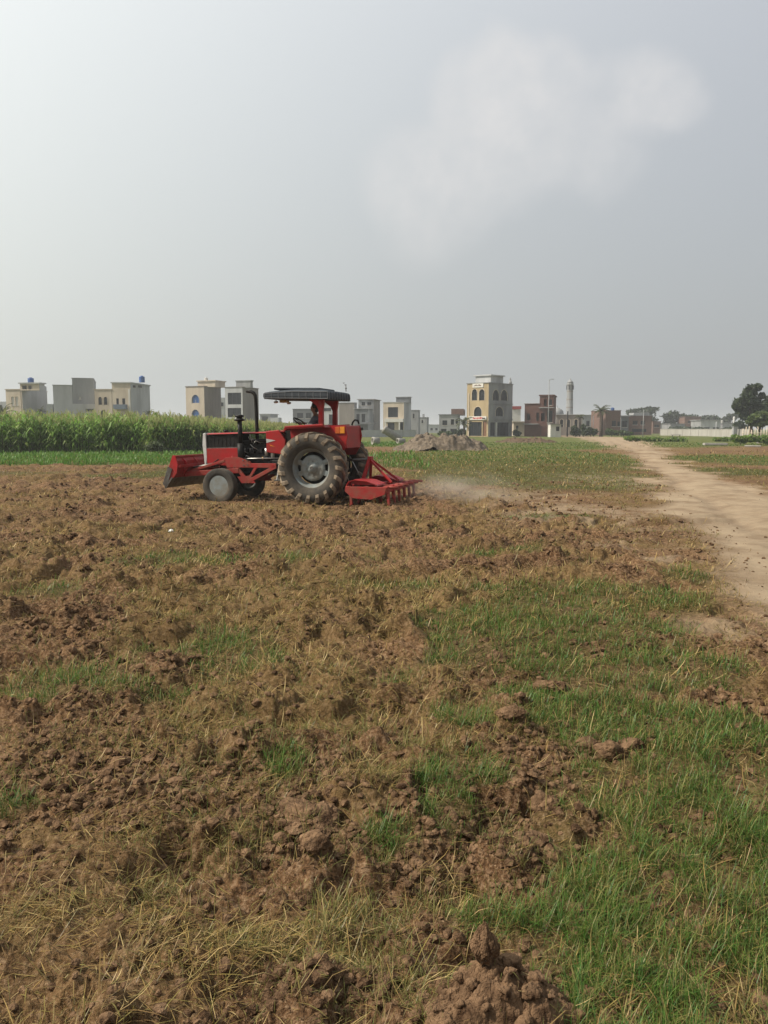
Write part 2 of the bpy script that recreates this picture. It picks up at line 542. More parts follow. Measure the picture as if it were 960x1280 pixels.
def sheet():
    th_f = np.radians(np.linspace(-41, 41, 860))
    th_c = np.radians(np.concatenate([np.linspace(-180, -42.5, 70), th_f * 180 / math.pi, np.linspace(42.5, 180, 70)[:-1]]))
    r = np.concatenate([np.geomspace(.25, 1.45, 14)[:-1], np.geomspace(1.45, 60, 900), np.geomspace(60, 3000, 90)[1:]])
    T, RR = np.meshgrid(th_c, r)
    x = (np.sin(T) * RR).ravel(); y = (np.cos(T) * RR).ravel()
    z = ground_z(x, y)
    nT, nR = len(th_c), len(r)
    tr, g, till, straw = masks(x, y)
    moist = fbm(x, y, .8, 4, 81)
    V = np.stack([x, y, z], 1)
    V = np.vstack([V, [[0, 0, float(z[:nT].mean())]]])
    i = np.arange(nR - 1)[:, None] * nT + np.arange(nT)[None, :]
    j = np.arange(nR - 1)[:, None] * nT + (np.arange(nT)[None, :] + 1) % nT
    F = np.stack([i, i + nT, j + nT, j], -1).reshape(-1, 4)
    rut, hump = ruts(x, y)
    tint = np.vstack([np.stack([tr, g, straw, rut], 1), [[0, .3, .5, 0]]])
    ctr = V[F].mean(1)
    ft = tint[F][:, :, 0].mean(1)
    on = ft > .5
    cap = np.stack([np.full(nT, len(V) - 1), np.arange(nT), (np.arange(nT) + 1) % nT], 1)
    out = []
    for name, sel in (('ground', ~on), ('dirt_track', on)):
        f = F[sel]
        ids, inv = np.unique(f, return_inverse=True)
        f = inv.reshape(f.shape)
        me = npmesh(name, V[ids], f[:, ::-1], tint[ids], True)
        out.append(me)
    return out


def ground_mat():
    m = bpy.data.materials.new('turned_earth')
    m.use_nodes = True
    t = NT(m.node_tree)
    p = m.node_tree.nodes['Principled BSDF']
    p.inputs['Roughness'].default_value = .95
    p.inputs['Specular IOR Level'].default_value = .08
    a = t.n('ShaderNodeAttribute', attribute_name='tint')
    s = t.n('ShaderNodeSeparateColor'); t.put(s.inputs[0], a.outputs['Color'])
    tr, g, st = s.outputs
    co = t.n('ShaderNodeTexCoord').outputs['Object']
    nb = t.noise(co, .7, 5, .6); nm = t.noise(co, 5, 6, .65); nf = t.noise(co, 34, 5, .7); ng = t.noise(co, 150, 3, .7)
    soil = t.mix(t.mr(nm, .3, .7), (.156, .082, .040), (.056, .029, .015))
    soil = t.mix(t.mr(nb, .38, .66), soil, (.184, .104, .052))
    n3 = t.noise(co, 70, 4, .7)
    soil = t.mix(t.mr(nf, .50, .70), soil, (.31, .208, .128))  # pale flecks painted in as sunlit crumbs, for harder contrast
    soil = t.mix(t.mr(n3, .56, .72), soil, (.35, .24, .15))
    soil = t.mix(t.mr(nf, .50, .32), soil, (.020, .011, .007))  # near-black flecks painted in as shade between the crumbs
    soil = t.mix(t.mr(n3, .44, .30), soil, (.018, .010, .006))
    # scraps of chopped dry grass lying in the soil
    sc = t.m('MULTIPLY', t.mr(ng, .5, .62), t.m('MULTIPLY_ADD', st, .55, .08))
    soil = t.mix(sc, soil, (.25, .18, .08))
    soil = t.mix(t.m('MULTIPLY', st, .42), soil, (.160, .108, .044))
    gr = t.mix(t.mr(nf, .3, .7), (.026, .055, .010), (.065, .078, .020))
    gr = t.mix(t.mr(nm, .35, .7), gr, (.075, .056, .026))
    ds = t.n('ShaderNodeVectorMath', operation='LENGTH'); t.put(ds.inputs[0], co)
    fr = t.mix(t.mr(nb, .3, .7), (.055, .098, .018), (.12, .125, .036))
    gr = t.mix(t.mr(ds.outputs['Value'], 30, 60), gr, fr)
    tk = t.mix(t.mr(nm, .3, .7), (.33, .252, .168), (.265, .195, .13))
    tk = t.mix(t.mr(t.noise(co, .35, 4, .6), .35, .7), tk, (.36, .28, .19))
    tk = t.mix(t.m('MULTIPLY', t.mr(t.noise(co, .9, 6, .68), .46, .62), .62), tk, (.185, .125, .078))
    tk = t.mix(t.m('MULTIPLY', a.outputs['Alpha'], t.mr(nm, .3, .6, .2, .7)), tk, (.20, .145, .098))
    tk = t.mix(t.mr(nf, .62, .8), tk, (.14, .09, .055))
    c = t.mix(t.m('MULTIPLY', g, t.mr(ds.outputs['Value'], 5, 16, .38, .85)), soil, gr)
    c = t.mix(tr, c, tk)
    t.put(p.inputs['Base Color'], c)
    b = t.n('ShaderNodeBump'); b.inputs['Strength'].default_value = .85; b.inputs['Distance'].default_value = .025
    t.put(b.inputs['Height'], t.m('ADD', nf, t.m('MULTIPLY', ng, .5)))
    t.put(p.inputs['Normal'], b.outputs[0])
    return m


M_EARTH = ground_mat()
for me in sheet():
    o = link(me.name, me, M_EARTH)
    tag(o, kind='structure')
    o['label'] = 'ploughed field and grassland' if me.name == 'ground' else 'pale dirt track winding to the houses'


# ------------------------------------------------------------------ air
hz = MB().box((0, 1300, 11.0), (6400, 3600, 25.5)).build('haze', None)
tag(hz, 'thin pale summer haze in the air', None, None, 'stuff')
hm = bpy.data.materials.new('haze_air'); hm.use_nodes = True
hn = NT(hm.node_tree); hm.node_tree.nodes.clear()
pv = hn.n('ShaderNodeVolumePrincipled')
pv.inputs['Color'].default_value = (.93, .95, .97, 1)
pv.inputs['Density'].default_value = .0007
pv.inputs['Anisotropy'].default_value = .25
ho = hn.n('ShaderNodeOutputMaterial'); hn.put(ho.inputs['Volume'], pv.outputs[0])
hz.data.materials.append(hm)
hm.volume_intersection_method = 'FAST' if hasattr(hm, 'volume_intersection_method') else None

# ------------------------------------------------------------------ blades
def spread(n, r0, r1, th=41, power=1.0):
    """points with an even look from the middle of the field: density falls with distance"""
    u = rng.random(n)
    r = np.exp(np.log(r0) + u ** power * (np.log(r1) - np.log(r0)))
    t = np.radians((rng.random(n) * 2 - 1) * th)
    return np.sin(t) * r, np.cos(t) * r, r


def blades(x, y, z, L, wd, az, lean, curl, c0, c1):
    """three-point blades bending over; returns verts, tris, tints"""
    n = len(x)
    dx, dy = np.cos(az), np.sin(az)
    sx, sy = -np.sin(az), np.cos(az)
    pts = []
    a = lean; px, py, pz = x.copy(), y.copy(), z.copy()
    pts.append((px, py, pz))
    for k in range(3):
        seg = L * (.38, .34, .28)[k]
        px = px + dx * np.sin(a) * seg; py = py + dy * np.sin(a) * seg; pz = pz + np.cos(a) * seg
        a = a + curl
        pts.append((px, py, pz))
    V = np.zeros((n, 7, 3), np.float32); T = np.zeros((n, 7, 3), np.float32)
    for k in range(3):
        wk = wd * (.85, 1, .7)[k] * .5
        P = pts[k]
        V[:, 2 * k] = np.stack([P[0] - sx * wk, P[1] - sy * wk, P[2]], 1)
        V[:, 2 * k + 1] = np.stack([P[0] + sx * wk, P[1] + sy * wk, P[2]], 1)
        f = k / 3
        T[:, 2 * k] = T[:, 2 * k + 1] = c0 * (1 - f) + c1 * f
    V[:, 6] = np.stack(pts[3], 1); T[:, 6] = c1
    base = np.arange(n)[:, None] * 7
    tri = np.array([[0, 1, 3], [0, 3, 2], [2, 3, 5], [2, 5, 4], [4, 5, 6]])
    F = (base[:, :, None] + tri[None]).reshape(-1, 3)
    return V.reshape(-1, 3), F, T.reshape(-1, 3)


def pick(c, n):
    c = np.array(c); i = rng.integers(0, len(c), n)
    return c[i] * (.75 + .5 * rng.random((n, 1)))


M_BLADE = attrmat('grass_blade', .6, .38)
M_STRAW = attrmat('dry_grass', .8, .22)

# green grass
N = 760000
x, y, r = spread(N, 1.6, 95)
tr, g, till, st = masks(x, y)
g = np.maximum(g, .36 * ss(fbm(x, y, .6, 4, 89) * .6 + fbm(x, y, 2.2, 3, 88) * .4, .42, .62) * (1 - tr) * (1 - .5 * ss(r, 12, 25)))
tuft = fbm(x, y, .16, 3, 91)
keep = rng.random(N) < g * np.clip((tuft - .36) * 4.2, .04, 1) * np.where(r < 5, .95, .7)
x, y, r, g = x[keep], y[keep], r[keep], g[keep]
# pull the blades together into tufts
cx, cy = np.round(x / (.035 * (1 + r * .12))) * .035 * (1 + r * .12), np.round(y / (.035 * (1 + r * .12))) * .035 * (1 + r * .12)
cs_ = .035 * (1 + r * .12)
jx_ = (_h(np.floor(cx * 997), np.floor(cy * 991), 5) - .5) * cs_ * 1.6; jy_ = (_h(np.floor(cx * 997), np.floor(cy * 991), 6) - .5) * cs_ * 1.6
pl_ = np.where(r < 12, .6, .3)
x = x * (1 - pl_) + (cx + jx_) * pl_; y = y * (1 - pl_) + (cy + jy_) * pl_
z = ground_z(x, y) - .008
n = len(x)
hn_ = fbm(x, y, .5, 3, 93)
L = (.04 + .10 * rng.random(n) ** 1.5) * (.55 + .9 * hn_) * (.6 + .5 * g) * (1 - .25 * ss(r, 6, 14)) * (1 + .6 * ss(r, 30, 50))
wd = np.maximum(.0021, .00078 * r) * (.7 + .6 * rng.random(n))
c0 = pick([(.026, .064, .010), (.034, .078, .012), (.07, .088, .022), (.028, .064, .015)], n)  # roots coloured darker as if shaded, tips brighter, for contrast
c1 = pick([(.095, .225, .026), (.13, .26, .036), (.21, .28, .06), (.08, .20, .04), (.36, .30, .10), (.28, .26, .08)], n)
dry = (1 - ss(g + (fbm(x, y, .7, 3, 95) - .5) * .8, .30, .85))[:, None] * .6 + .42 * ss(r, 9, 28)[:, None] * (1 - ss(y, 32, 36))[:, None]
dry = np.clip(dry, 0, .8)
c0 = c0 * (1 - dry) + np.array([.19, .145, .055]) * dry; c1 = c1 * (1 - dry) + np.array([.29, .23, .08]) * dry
V, F, T = blades(x, y, z, L, wd, rng.random(n) * 6.283, np.abs(rng.normal(.38, .42, n)), rng.normal(.34, .34, n), c0, c1)
print('green blades', n)
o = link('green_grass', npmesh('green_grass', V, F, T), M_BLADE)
tag(o, 'green grass growing in patches over the ploughed field', None, None, 'stuff')

# dry grass: matted, torn, mostly lying down
N = 620000
x, y, r = spread(N, 1.6, 60)
tr, g, till, st = masks(x, y)
cl_ = fbm(x, y, .22, 3, 97)
keep = rng.random(N) < (1 - tr) * (.10 + .22 * g * ss(cl_, .45, .62) + .90 * st * ss(cl_, .36, .60)) * np.where(r < 5, .46, .72) * (1 - .15 * g)
x, y, r, g = x[keep], y[keep], r[keep], g[keep]
z = ground_z(x, y) + .004
n = len(x)
L = (.03 + .15 * rng.random(n) ** 2.2) * (1 + .012 * r)
wd = np.maximum(.0026, .0009 * r) * (.6 + .7 * rng.random(n))
flow = fbm(x, y, .5, 2, 99) * 12
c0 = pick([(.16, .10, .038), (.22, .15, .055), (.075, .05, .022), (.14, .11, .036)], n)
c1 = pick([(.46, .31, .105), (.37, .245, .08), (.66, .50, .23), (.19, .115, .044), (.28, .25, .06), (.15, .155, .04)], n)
lean = np.clip(rng.normal(1.28, .32, n), .1, 1.65)
V, F, T = blades(x, y, z, L, wd, flow + rng.normal(0, 1.1, n), lean, rng.normal(.15, .45, n), c0, c1)
print('dry blades', n)
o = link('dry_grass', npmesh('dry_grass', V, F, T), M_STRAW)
tag(o, 'torn dry grass and roots lying on the turned soil', None, None, 'stuff')


# ------------------------------------------------------------------ loose crumbs of earth
def ico(sub):
    b = bmesh.new(); bmesh.ops.create_icosphere(b, subdivisions=sub, radius=1)
    V = np.array([v.co[:] for v in b.verts]); F = np.array([[v.index for v in f.verts] for f in b.faces]); b.free()
    return V, F


def lump(sub, seed, amp=.35, facet=3):
    """angular lump of dried earth, about 1 m across, flat-ish below"""
    V, F = ico(sub)
    rs = np.random.default_rng(seed)
    off = rs.random(3) * 50
    rad = np.ones(len(V))
    for i, v in enumerate(V):
        p = Vector(v) * 1.1 + Vector(off)
        rad[i] += amp * mnoise.noise(p) + amp * .5 * mnoise.noise(p * 2.3) + amp * .28 * mnoise.noise(p * 5.1) + (amp * (.24 * mnoise.noise(p * 9) + .16 * mnoise.noise(p * 19)) if sub > 3 else 0) + (amp * .12 * mnoise.noise(p * 37) if sub > 4 else 0)
    # broken faces: cut with a few random planes
    W_ = V * rad[:, None]
    for k in range(facet * 2 if sub < 5 else 2):
        nrm = rs.normal(size=3); nrm /= np.linalg.norm(nrm)
        d = W_ @ nrm; lim = .62 + .28 * rs.random()
        over = np.clip(d - lim, 0, None)
        W_ = W_ - over[:, None] * nrm * .82
    return W_ * .5, F


M_CLOD = mat('dry_clod', (.28, .175, .102), (.050, .028, .016), 17, .95, 0, 1.0, 70, spec=.06, lo=.28, hi=.66)
bases = [lump(1, s, .6, 5) for s in range(14)] + [lump(2, 30 + s, .55, 5) for s in range(8)]
N = 130000
x, y, r = spread(N, 1.6, 26, 40, 1.15)
tr, g, till, st = masks(x, y)
pt = ss(fbm(x, y, .8, 3, 57), .42, .66)
keep = rng.random(N) < (till * (.10 + .9 * pt) * (1 - .75 * st) + .10 * ss(tr, .05, .3) * (1 - ss(trackness(x, y), .2, 1.6)))
x, y, r = x[keep], y[keep], r[keep]
z = ground_z(x, y)
n = len(x)
s = (.006 + .040 * rng.random(n) ** 4.5) * (1 + .10 * r) * np.where(tr[keep] > .5, .55, 1.0)
Vs, Fs, k0 = [], [], 0
order = rng.integers(0, len(bases), n)
for b in range(len(bases)):
    ix = np.where(order == b)[0]
    if not len(ix): continue
    BV, BF = bases[b]
    a = rng.random(len(ix)) * 6.283
    tl = rng.normal(0, .5, len(ix))
    ca, sa, ct, st_ = np.cos(a)[:, None], np.sin(a)[:, None], np.cos(tl)[:, None], np.sin(tl)[:, None]
    S = s[ix][:, None]
    X, Y, Z = BV[:, 0][None] * S * (.8 + .5 * rng.random((len(ix), 1))), BV[:, 1][None] * S, BV[:, 2][None] * S * (.5 + .4 * rng.random((len(ix), 1)))
    Y, Z = Y * ct - Z * st_, Y * st_ + Z * ct
    X, Y = X * ca - Y * sa, X * sa + Y * ca
    P = np.stack([X + x[ix][:, None], Y + y[ix][:, None], Z + z[ix][:, None] + S * .12], -1)
    Vs.append(P.reshape(-1, 3)); Fs.append((BF[None] + np.arange(len(ix))[:, None, None] * len(BV)).reshape(-1, 3) + k0); k0 += P.shape[0] * P.shape[1]
print('crumbs', n)
o = link('soil_crumbs', npmesh('soil_crumbs', np.vstack(Vs), np.vstack(Fs)), M_CLOD)
tag(o, 'loose crumbs of brown soil scattered on the ploughed field', None, None, 'stuff')


def clod(name, px, py, size, label, seed, sub=4, sink=.25, rz=0.0, amp=.35, grp=None, m=None):
    """one larger clod that can be told apart"""
    p = gp(px, py)
    V, F = lump(sub, seed, amp)
    V = V * np.array(size)
    c, s_ = math.cos(rz), math.sin(rz)
    V = np.stack([V[:, 0] * c - V[:, 1] * s_, V[:, 0] * s_ + V[:, 1] * c, V[:, 2]], 1)
    zz = gz(p.x, p.y, True)
    o = link(name, npmesh(name, V, F, None, False), m or M_CLOD)
    o.location = (p.x, p.y, zz + size[2] * (.5 - sink))
    return tag(o, label, 'clod', grp)


G_C = 'large clods of earth in the foreground'
clod('earth_clod', 222, 985, (.10, .08, .05), 'flat pale clod lying left of the crumbly soil ridge', 3, grp=G_C)
clod('earth_clod', 290, 930, (.14, .10, .06), 'pale flat slab of dried earth among crumbled soil at left centre', 4, grp=G_C)
clod('earth_clod', 318, 925, (.10, .08, .06), 'small pale stone-like clod just right of the pale flat slab', 5, grp=G_C)
clod('earth_clod', 152, 962, (.12, .10, .06), 'dark brown clod beside sparse grass on the left', 6, grp=G_C)
clod('earth_clod', 682, 1012, (.13, .11, .13), 'rounded upright reddish clod between grass tufts', 7, grp=G_C, sink=.3)
clod('earth_clod', 668, 1045, (.12, .10, .06), 'low flat clod in front of the rounded reddish clod', 8, grp=G_C)
clod('earth_clod', 735, 938, (.13, .11, .10), 'pale topped clod at the left of the turned sod', 9, grp=G_C)
clod('earth_clod', 762, 945, (.15, .12, .12), 'broken clod in the middle of the turned sod', 10, grp=G_C)
clod('earth_clod', 790, 935, (.15, .11, .085), 'broad flat topped clod at the right of the turned sod', 12, grp=G_C, amp=.45)
clod('earth_clod', 640, 920, (.15, .10, .075), 'wide rough clod in the green patch left of the turned sod', 13, grp=G_C, amp=.45)
clod('earth_clod', 395, 1085, (.12, .10, .10), 'steep dark sided clod at the foot of the crumbly soil ridge', 14, grp=G_C, amp=.45)
clod('earth_clod', 385, 1030, (.20, .30, .09), 'long crumbly ridge of turned soil left of centre', 15, 5, .35, .4, .5, grp=G_C)
clod('earth_clod', 165, 1100, (.07, .06, .035), 'small flat pale clod near the bottom left', 16, grp=G_C)
clod('earth_clod', 620, 825, (.15, .12, .08), 'rough brown clod at the left edge of the green patch', 17, grp=G_C, amp=.45)
clod('earth_clod', 690, 860, (.19, .13, .08), 'dark torn sod standing up inside the green patch', 18, grp=G_C, amp=.5)
# the crumbly heap at the bottom edge with its pointed lump
def mound():
    p = gp(622, 1282); n = 170
    gx, gy = np.meshgrid(np.linspace(-1, 1, n), np.linspace(-1, 1, n))
    x, y = gx.ravel() * .255, gy.ravel() * .21
    r = np.hypot(gx.ravel(), gy.ravel())
    wx = x + (fbm(x, y, .05, 3, 703) - .5) * .03; wy = y + (fbm(x, y, .05, 3, 705) - .5) * .03
    f = np.clip(1.0 - r + (fbm(x, y, .16, 3, 701) - .5) * .55, 0, 1) ** .8
    z = .185 * f + (clods(wx, wy, .14, .8, 711) * .75 + clods(wx, wy, .06, .8, 721) * .8 + clods(wx, wy, .026, .7, 731) * .8) * np.sqrt(np.clip(f, 0, 1)) + (fbm(x, y, .04, 4, 741, .62) - .5) * .05 * np.sqrt(f)
    z = z - .02 + ground_z(x + p.x, y + p.y, False) - gz(p.x, p.y) - .05 * (f < .01)
    i = (np.arange(n - 1)[:, None] * n + np.arange(n - 1)[None]).ravel()
    o = link('soil_mound', npmesh('soil_mound', np.stack([x, y, z], 1), np.stack([i, i + 1, i + n + 1, i + n], 1), None, False), M_CLOD)
    o.location = (p.x, p.y, gz(p.x, p.y))
    return tag(o, 'rough crumbling mound of dug soil at the bottom edge of the photo', 'mound')


mo = mound()
tp = clod('earth_clod', 612, 1200, (.080, .070, .125), 'pointed lump standing on top of the crumbling soil mound', 23, 5, 0, .3, .34)
for _v in tp.data.vertices:
    _k = 1 - .62 * max(0, _v.co.z / .06)
    _v.co.x *= _k; _v.co.y *= _k
tp.location = (mo.location.x - .04, mo.location.y + .02, mo.location.z + .135)
from mathutils.bvhtree import BVHTree
bpy.context.view_layer.update()
_m = mo.data
bvh = BVHTree.FromPolygons([mo.matrix_world @ v.co for v in _m.vertices], [tuple(p.vertices) for p in _m.polygons])
rs_ = random.Random(5)
for k in range(40):
    a = k * 2.4; rr = .21 * math.sqrt((k + .5) / 40)
    xx, yy = mo.location.x + rr * math.cos(a) * 1.1, mo.location.y - .02 + rr * math.sin(a)
    hit = bvh.ray_cast(Vector((xx, yy, 3)), Vector((0, 0, -1)))
    zg = gz(xx, yy, True)
    zz = max(hit[0].z if hit[0] else -9, zg)
    V, F = lump(3, 300 + k, .5, 5)
    q = .018 + .045 * rs_.random() ** 2
    b = link('earth_clod', npmesh('earth_clod', V * q * np.array([1, 1, .75]), F), M_CLOD)
    b.location = (xx, yy, zz + q * .12)
    tag(b, 'small loose crumb of earth lying on or against the crumbling soil mound', 'clod', 'crumbs on the soil mound')
hit = bvh.ray_cast(Vector((tp.location.x, tp.location.y, 3)), Vector((0, 0, -1)))
tp.location.z = hit[0].z + .042

# ------------------------------------------------------------------ the tractor (x forward, y to its left, z up, metres)
M_RED = mat('red_paint', (.36, .011, .014), (.25, .024, .02), 5, .48, 0, .05, 30, spec=.3)
M_REDD = mat('dusty_red_paint', (.31, .015, .015), (.22, .060, .040), 6, .7, 0, .08, 30, spec=.35)
M_BLACK = mat('black_iron', (.009, .009, .010), (.020, .018, .016), 6, .55, .0, .1, 40, spec=.18)
M_ENG = mat('engine_iron', (.035, .036, .038), (.012, .012, .012), 14, .5, .3, .2, 40)
M_GREY = mat('wheel_grey', (.235, .275, .285), (.19, .18, .155), 6, .55, .1, .05, 30)
M_WHITE = mat('white_paint', (.56, .57, .56), (.44, .44, .43), 6, .5)
M_TYRE = mat('dusty_rubber', (.050, .046, .041), (.105, .087, .066), 5, .9, 0, .3, 40, lo=.4, hi=.75)
M_TREAD = mat('earthy_rubber', (.27, .215, .155), (.12, .095, .07), 6, .95, 0, .4, 40)
M_STEEL = mat('worn_steel', (.16, .16, .155), (.09, .075, .065), 6, .45, .6, .1, 40)
M_BRIGHT = mat('bright_steel', (.55, .55, .53), (.35, .33, .30), 8, .35, .8)
M_AMBER = mat('amber_lens', (.72, .28, .02), (.62, .22, .02), 8, .25, spec=.6)
M_ORANGE = mat('orange_lens', (.55, .12, .02), (.48, .1, .02), 8, .25, spec=.6)
M_TARP = mat('dark_canvas', (.034, .042, .052), (.055, .064, .076), 7, .85, 0, .25, 60)
M_PIPE_W = mat('pale_piping', (.20, .21, .225), (.15, .155, .165), 9, .8)
M_FILTER = mat('cream_filter', (.62, .6, .54), (.5, .48, .44), 9, .5)
M_GLASS = mat('lamp_glass', (.55, .58, .6), (.4, .42, .45), 5, .1, .3, spec=.8)
M_BRASS = mat('brass_fitting', (.42, .25, .08), (.3, .17, .06), 8, .4, .5)

TH = R(16.5)
TR = empty('tractor', (-1.30, 17.45, 0.0), math.pi - TH, 'red tractor with dusty grey wheels and dark canopy ploughing the brown field', 'tractor')


def local(x, y, z=0):
    a = math.pi - TH
    return Vector((TR.location.x + x * math.cos(a) - y * math.sin(a), TR.location.y + x * math.sin(a) + y * math.cos(a), TR.location.z + z))


def wheel(name, x, y, rad, wid, side, rear, parent):
    r = empty(name, (x, y, rad), 0, parent=parent)
    b = MB()
    h = wid / 2
    rr = rad * (.55 if rear else .56)                 # bead radius
    prof = [(rr, -h * .62), (rr + .02, -h * .80), (rad * .72, -h * .99), (rad * .84, -h * 1.0), (rad * .925, -h * .88), (rad * .955, -h * .55), (rad * .965, 0),
            (rad * .955, h * .55), (rad * .925, h * .88), (rad * .84, h * 1.0), (rad * .72, h * .99), (rr + .02, h * .80), (rr, h * .62)]
    if not rear:
        prof = [(rr, -h * .6), (rr + .015, -h * .8), (rad * .75, -h), (rad * .9, -h * .93)]
        for k in range(5):                              # three ribs
            q = -h * .8 + k * h * .4
            prof += [(rad * (1.0 if k % 2 == 0 else .965), q - h * .13), (rad * (1.0 if k % 2 == 0 else .965), q + h * .13)]
        prof += [(rad * .9, h * .93), (rad * .75, h), (rr + .015, h * .8), (rr, h * .6)]
    b.lathe(prof, 'Y', n=72, cap=False)
    ty = b.build('tyre', M_TYRE, r)
    if rear:
        g = MB()
        NL = 19
        for k in range(NL):
            for s in (-1, 1):
                a0 = 2 * math.pi * (k + (.5 if s > 0 else 0)) / NL
                # stations from the middle of the tread over the shoulder and down the wall
                st = [(s * -.02 * h, rad * .958, 0.0), (s * h * .5, rad * .948, .17), (s * h * .90, rad * .915, .30), (s * h * 1.015, rad * .83, .335), (s * h * 1.0, rad * .755, .345)]
                lift = [.040, .044, .048, .022, .003]
                ha = [.036, .038, .044, .050, .050]
                rings = []
                for (yy, ra, da), lf, w2 in zip(st, lift, ha):
                    a = a0 - da
                    up = Vector((math.cos(a), 0, math.sin(a)))
                    out = up if abs(yy) < h * .95 else (up * .35 + Vector((0, s, 0))).normalized()
                    tn = Vector((-math.sin(a), 0, math.cos(a)))
                    p = Vector((ra * math.cos(a), yy, ra * math.sin(a)))
                    rings.append([g.b.verts.new(p + tn * w2 - out * .01), g.b.verts.new(p + tn * w2 * .72 + out * lf), g.b.verts.new(p - tn * w2 * .72 + out * lf), g.b.verts.new(p - tn * w2 - out * .01)])
                for A, B in zip(rings, rings[1:]):
                    for q in range(3): g.b.faces.new((A[q], A[q + 1], B[q + 1], B[q]))
                g.b.faces.new(rings[0]); g.b.faces.new(rings[-1][::-1])
        g.build('tread_lugs', M_TREAD, r)
    # rim ring and dish
    b = MB()
    o = side * h * .62
    if rear:
        b.lathe([(rr + .018, o * 1.22), (rr + .022, o * 1.02), (rr - .012, o * .92), (rr - .03, o * .3), (rr - .075, o * .05), (rr - .075, -o * .1), (rr - .045, -o * .1), (rr - .035, o * .05), (rr - .012, o * .3), (rr + .0, o * .9), (rr + .018, o * 1.22)], 'Y', n=64, cap=False)
        for k in range(8):
            a = k * math.pi / 4 + .39
            if k in (0, 3, 4, 7):
                b.bar((math.cos(a) * .25, o * .10, math.sin(a) * .25), (math.cos(a) * (rr - .05), o * .06, math.sin(a) * (rr - .05)), .11, .03, .004, (0, 1, 0))
        b.build('rim', M_GREY, r)
        d = MB()
        d.lathe([(0, o * .62), (.05, o * .62), (.06, o * .5), (.105, o * .46), (.12, o * .26), (.20, o * .24), (.265, o * .30), (.285, o * .12), (.285, -o * .05), (0, -o * .05)], 'Y', n=48)
        for k in range(8):
            a = k * math.pi / 4
            d.tube([(math.cos(a) * .158, o * .2, math.sin(a) * .158), (math.cos(a) * .158, o * .42, math.sin(a) * .158)], .017, 6)
        d.build('wheel_disc', M_GREY, r)
        c = MB().tube([(0, o * .45, 0), (0, o * .72, 0)], .04, 16).build('hub_cap', M_STEEL, r)
        bk = MB().lathe([(.0, -o * .28), (rr - .08, -o * .28), (rr - .08, -o * .34), (0, -o * .34)], 'Y', n=40).build('brake_drum', M_BLACK, r)
    else:
        b.lathe([(rr + .012, o * 1.25), (rr + .016, o * 1.0), (rr - .01, o * .9), (rr - .03, o * .35), (.15, o * .18), (.12, o * .55), (.085, o * .62), (.075, o * 1.0), (0, o * 1.05)], 'Y', n=56)
        for k in range(6):
            a = k * math.pi / 3
            b.tube([(math.cos(a) * .10, o * .5, math.sin(a) * .10), (math.cos(a) * .10, o * .8, math.sin(a) * .10)], .012, 6)
        b.build('rim', M_GREY, r)
    return r


WB = 2.30
for s in (1, -1):
    wheel('rear_wheel', 0, s * .78, .775, .44, s, True, TR)
    wheel('front_wheel', WB, s * .72, .395, .20, s, False, TR)

# body
b = MB()
b.box((.05, 0, .82), (.62, .46, .56), bevel=.04)
b.box((.75, 0, .80), (.95, .36, .44), bevel=.03)
b.tube([(0, -.60, .775), (0, -.2, .775), (0, .2, .775), (0, .60, .775)], [.11, .17, .17, .11], 20)
b.box((.55, .30, .62), (.5, .18, .03), bevel=.01)
b.box((.35, 0, 1.14), (1.0, .9, .05), bevel=.01)
b.build('transmission', M_BLACK, TR)
b = MB()
b.box((1.62, 0, .92), (.86, .36, .50), bevel=.02)
b.box((1.62, 0, 1.24), (.80, .26, .22), bevel=.02)
for k in range(4): b.box((1.32 + k * .2, .17, 1.16), (.13, .14, .12), bevel=.02)
b.box((1.62, .2, 1.02), (.74, .05, .05), bevel=.01)
b.tube([(1.25, .2, 1.38), (1.6, .24, 1.40), (1.95, .2, 1.36)], .035, 10)
b.tube([(1.22, .22, .84), (1.22, .22, 1.2)], .05, 12)
b.tube([(2.02, .12, 1.08), (2.08, .12, 1.08)], .16, 20)
b.box((1.45, 0, .66), (1.2, .34, .1), bevel=.02)
en = b.build('engine', M_ENG, TR)
for k, (xx, zz, hh) in enumerate(((1.33, 1.13, .17), (1.18, 1.10, .2))):
    MB().tube([(xx, .27, zz - hh / 2), (xx, .27, zz + hh / 2)], .043, 14).build('fuel_filter', M_FILTER if k == 1 else M_BRIGHT, TR)
for k in range(7):
    x0 = 1.05 + rng.random() * .9; z0 = .98 + rng.random() * .45
    MB().tube([(x0, .22, z0), (x0 + .08, .30, z0 + .05), (x0 + .2 * rng.random(), .29, z0 + .25 * (rng.random() - .3))], .009, 6).build('fuel_line', M_BRIGHT, TR)
MB().tube([(1.40, .28, .985), (1.44, .30, .985)], .035, 10).build('oil_cap', M_BRASS, TR)
# radiator, grille and hood
b = MB().box((2.66, 0, 1.20), (.16, .56, .74), bevel=.02)
b.box((2.40, 0, 1.26), (.36, .44, .42), bevel=.02)
b.box((2.1, .24, 1.42), (.30, .05, .2), bevel=.01)
b.box((2.42, .25, 1.42), (.22, .04, .24), bevel=.01)
b.build('radiator', M_BLACK, TR)
b = MB()
b.prism([(2.835, 1.05), (2.85, .88), (2.90, .86), (2.93, 1.30), (2.91, 1.585), (2.835, 1.60)], 'Y', -.325, .325, .012)
gr = b.build('grille', M_WHITE, TR)
b = MB()
for k in range(11): b.box((2.925, 0, .95 + k * .05), (.012, .5, .012))
b.build('grille_bar', M_BLACK, gr)
for s in (1, -1):
    hl = MB().lathe([(0, 0), (.075, 0), (.085, .03), (.06, .045), (0, .05)], 'X', (2.905, s * .2, 1.44), 20).build('headlight', M_GLASS, gr)
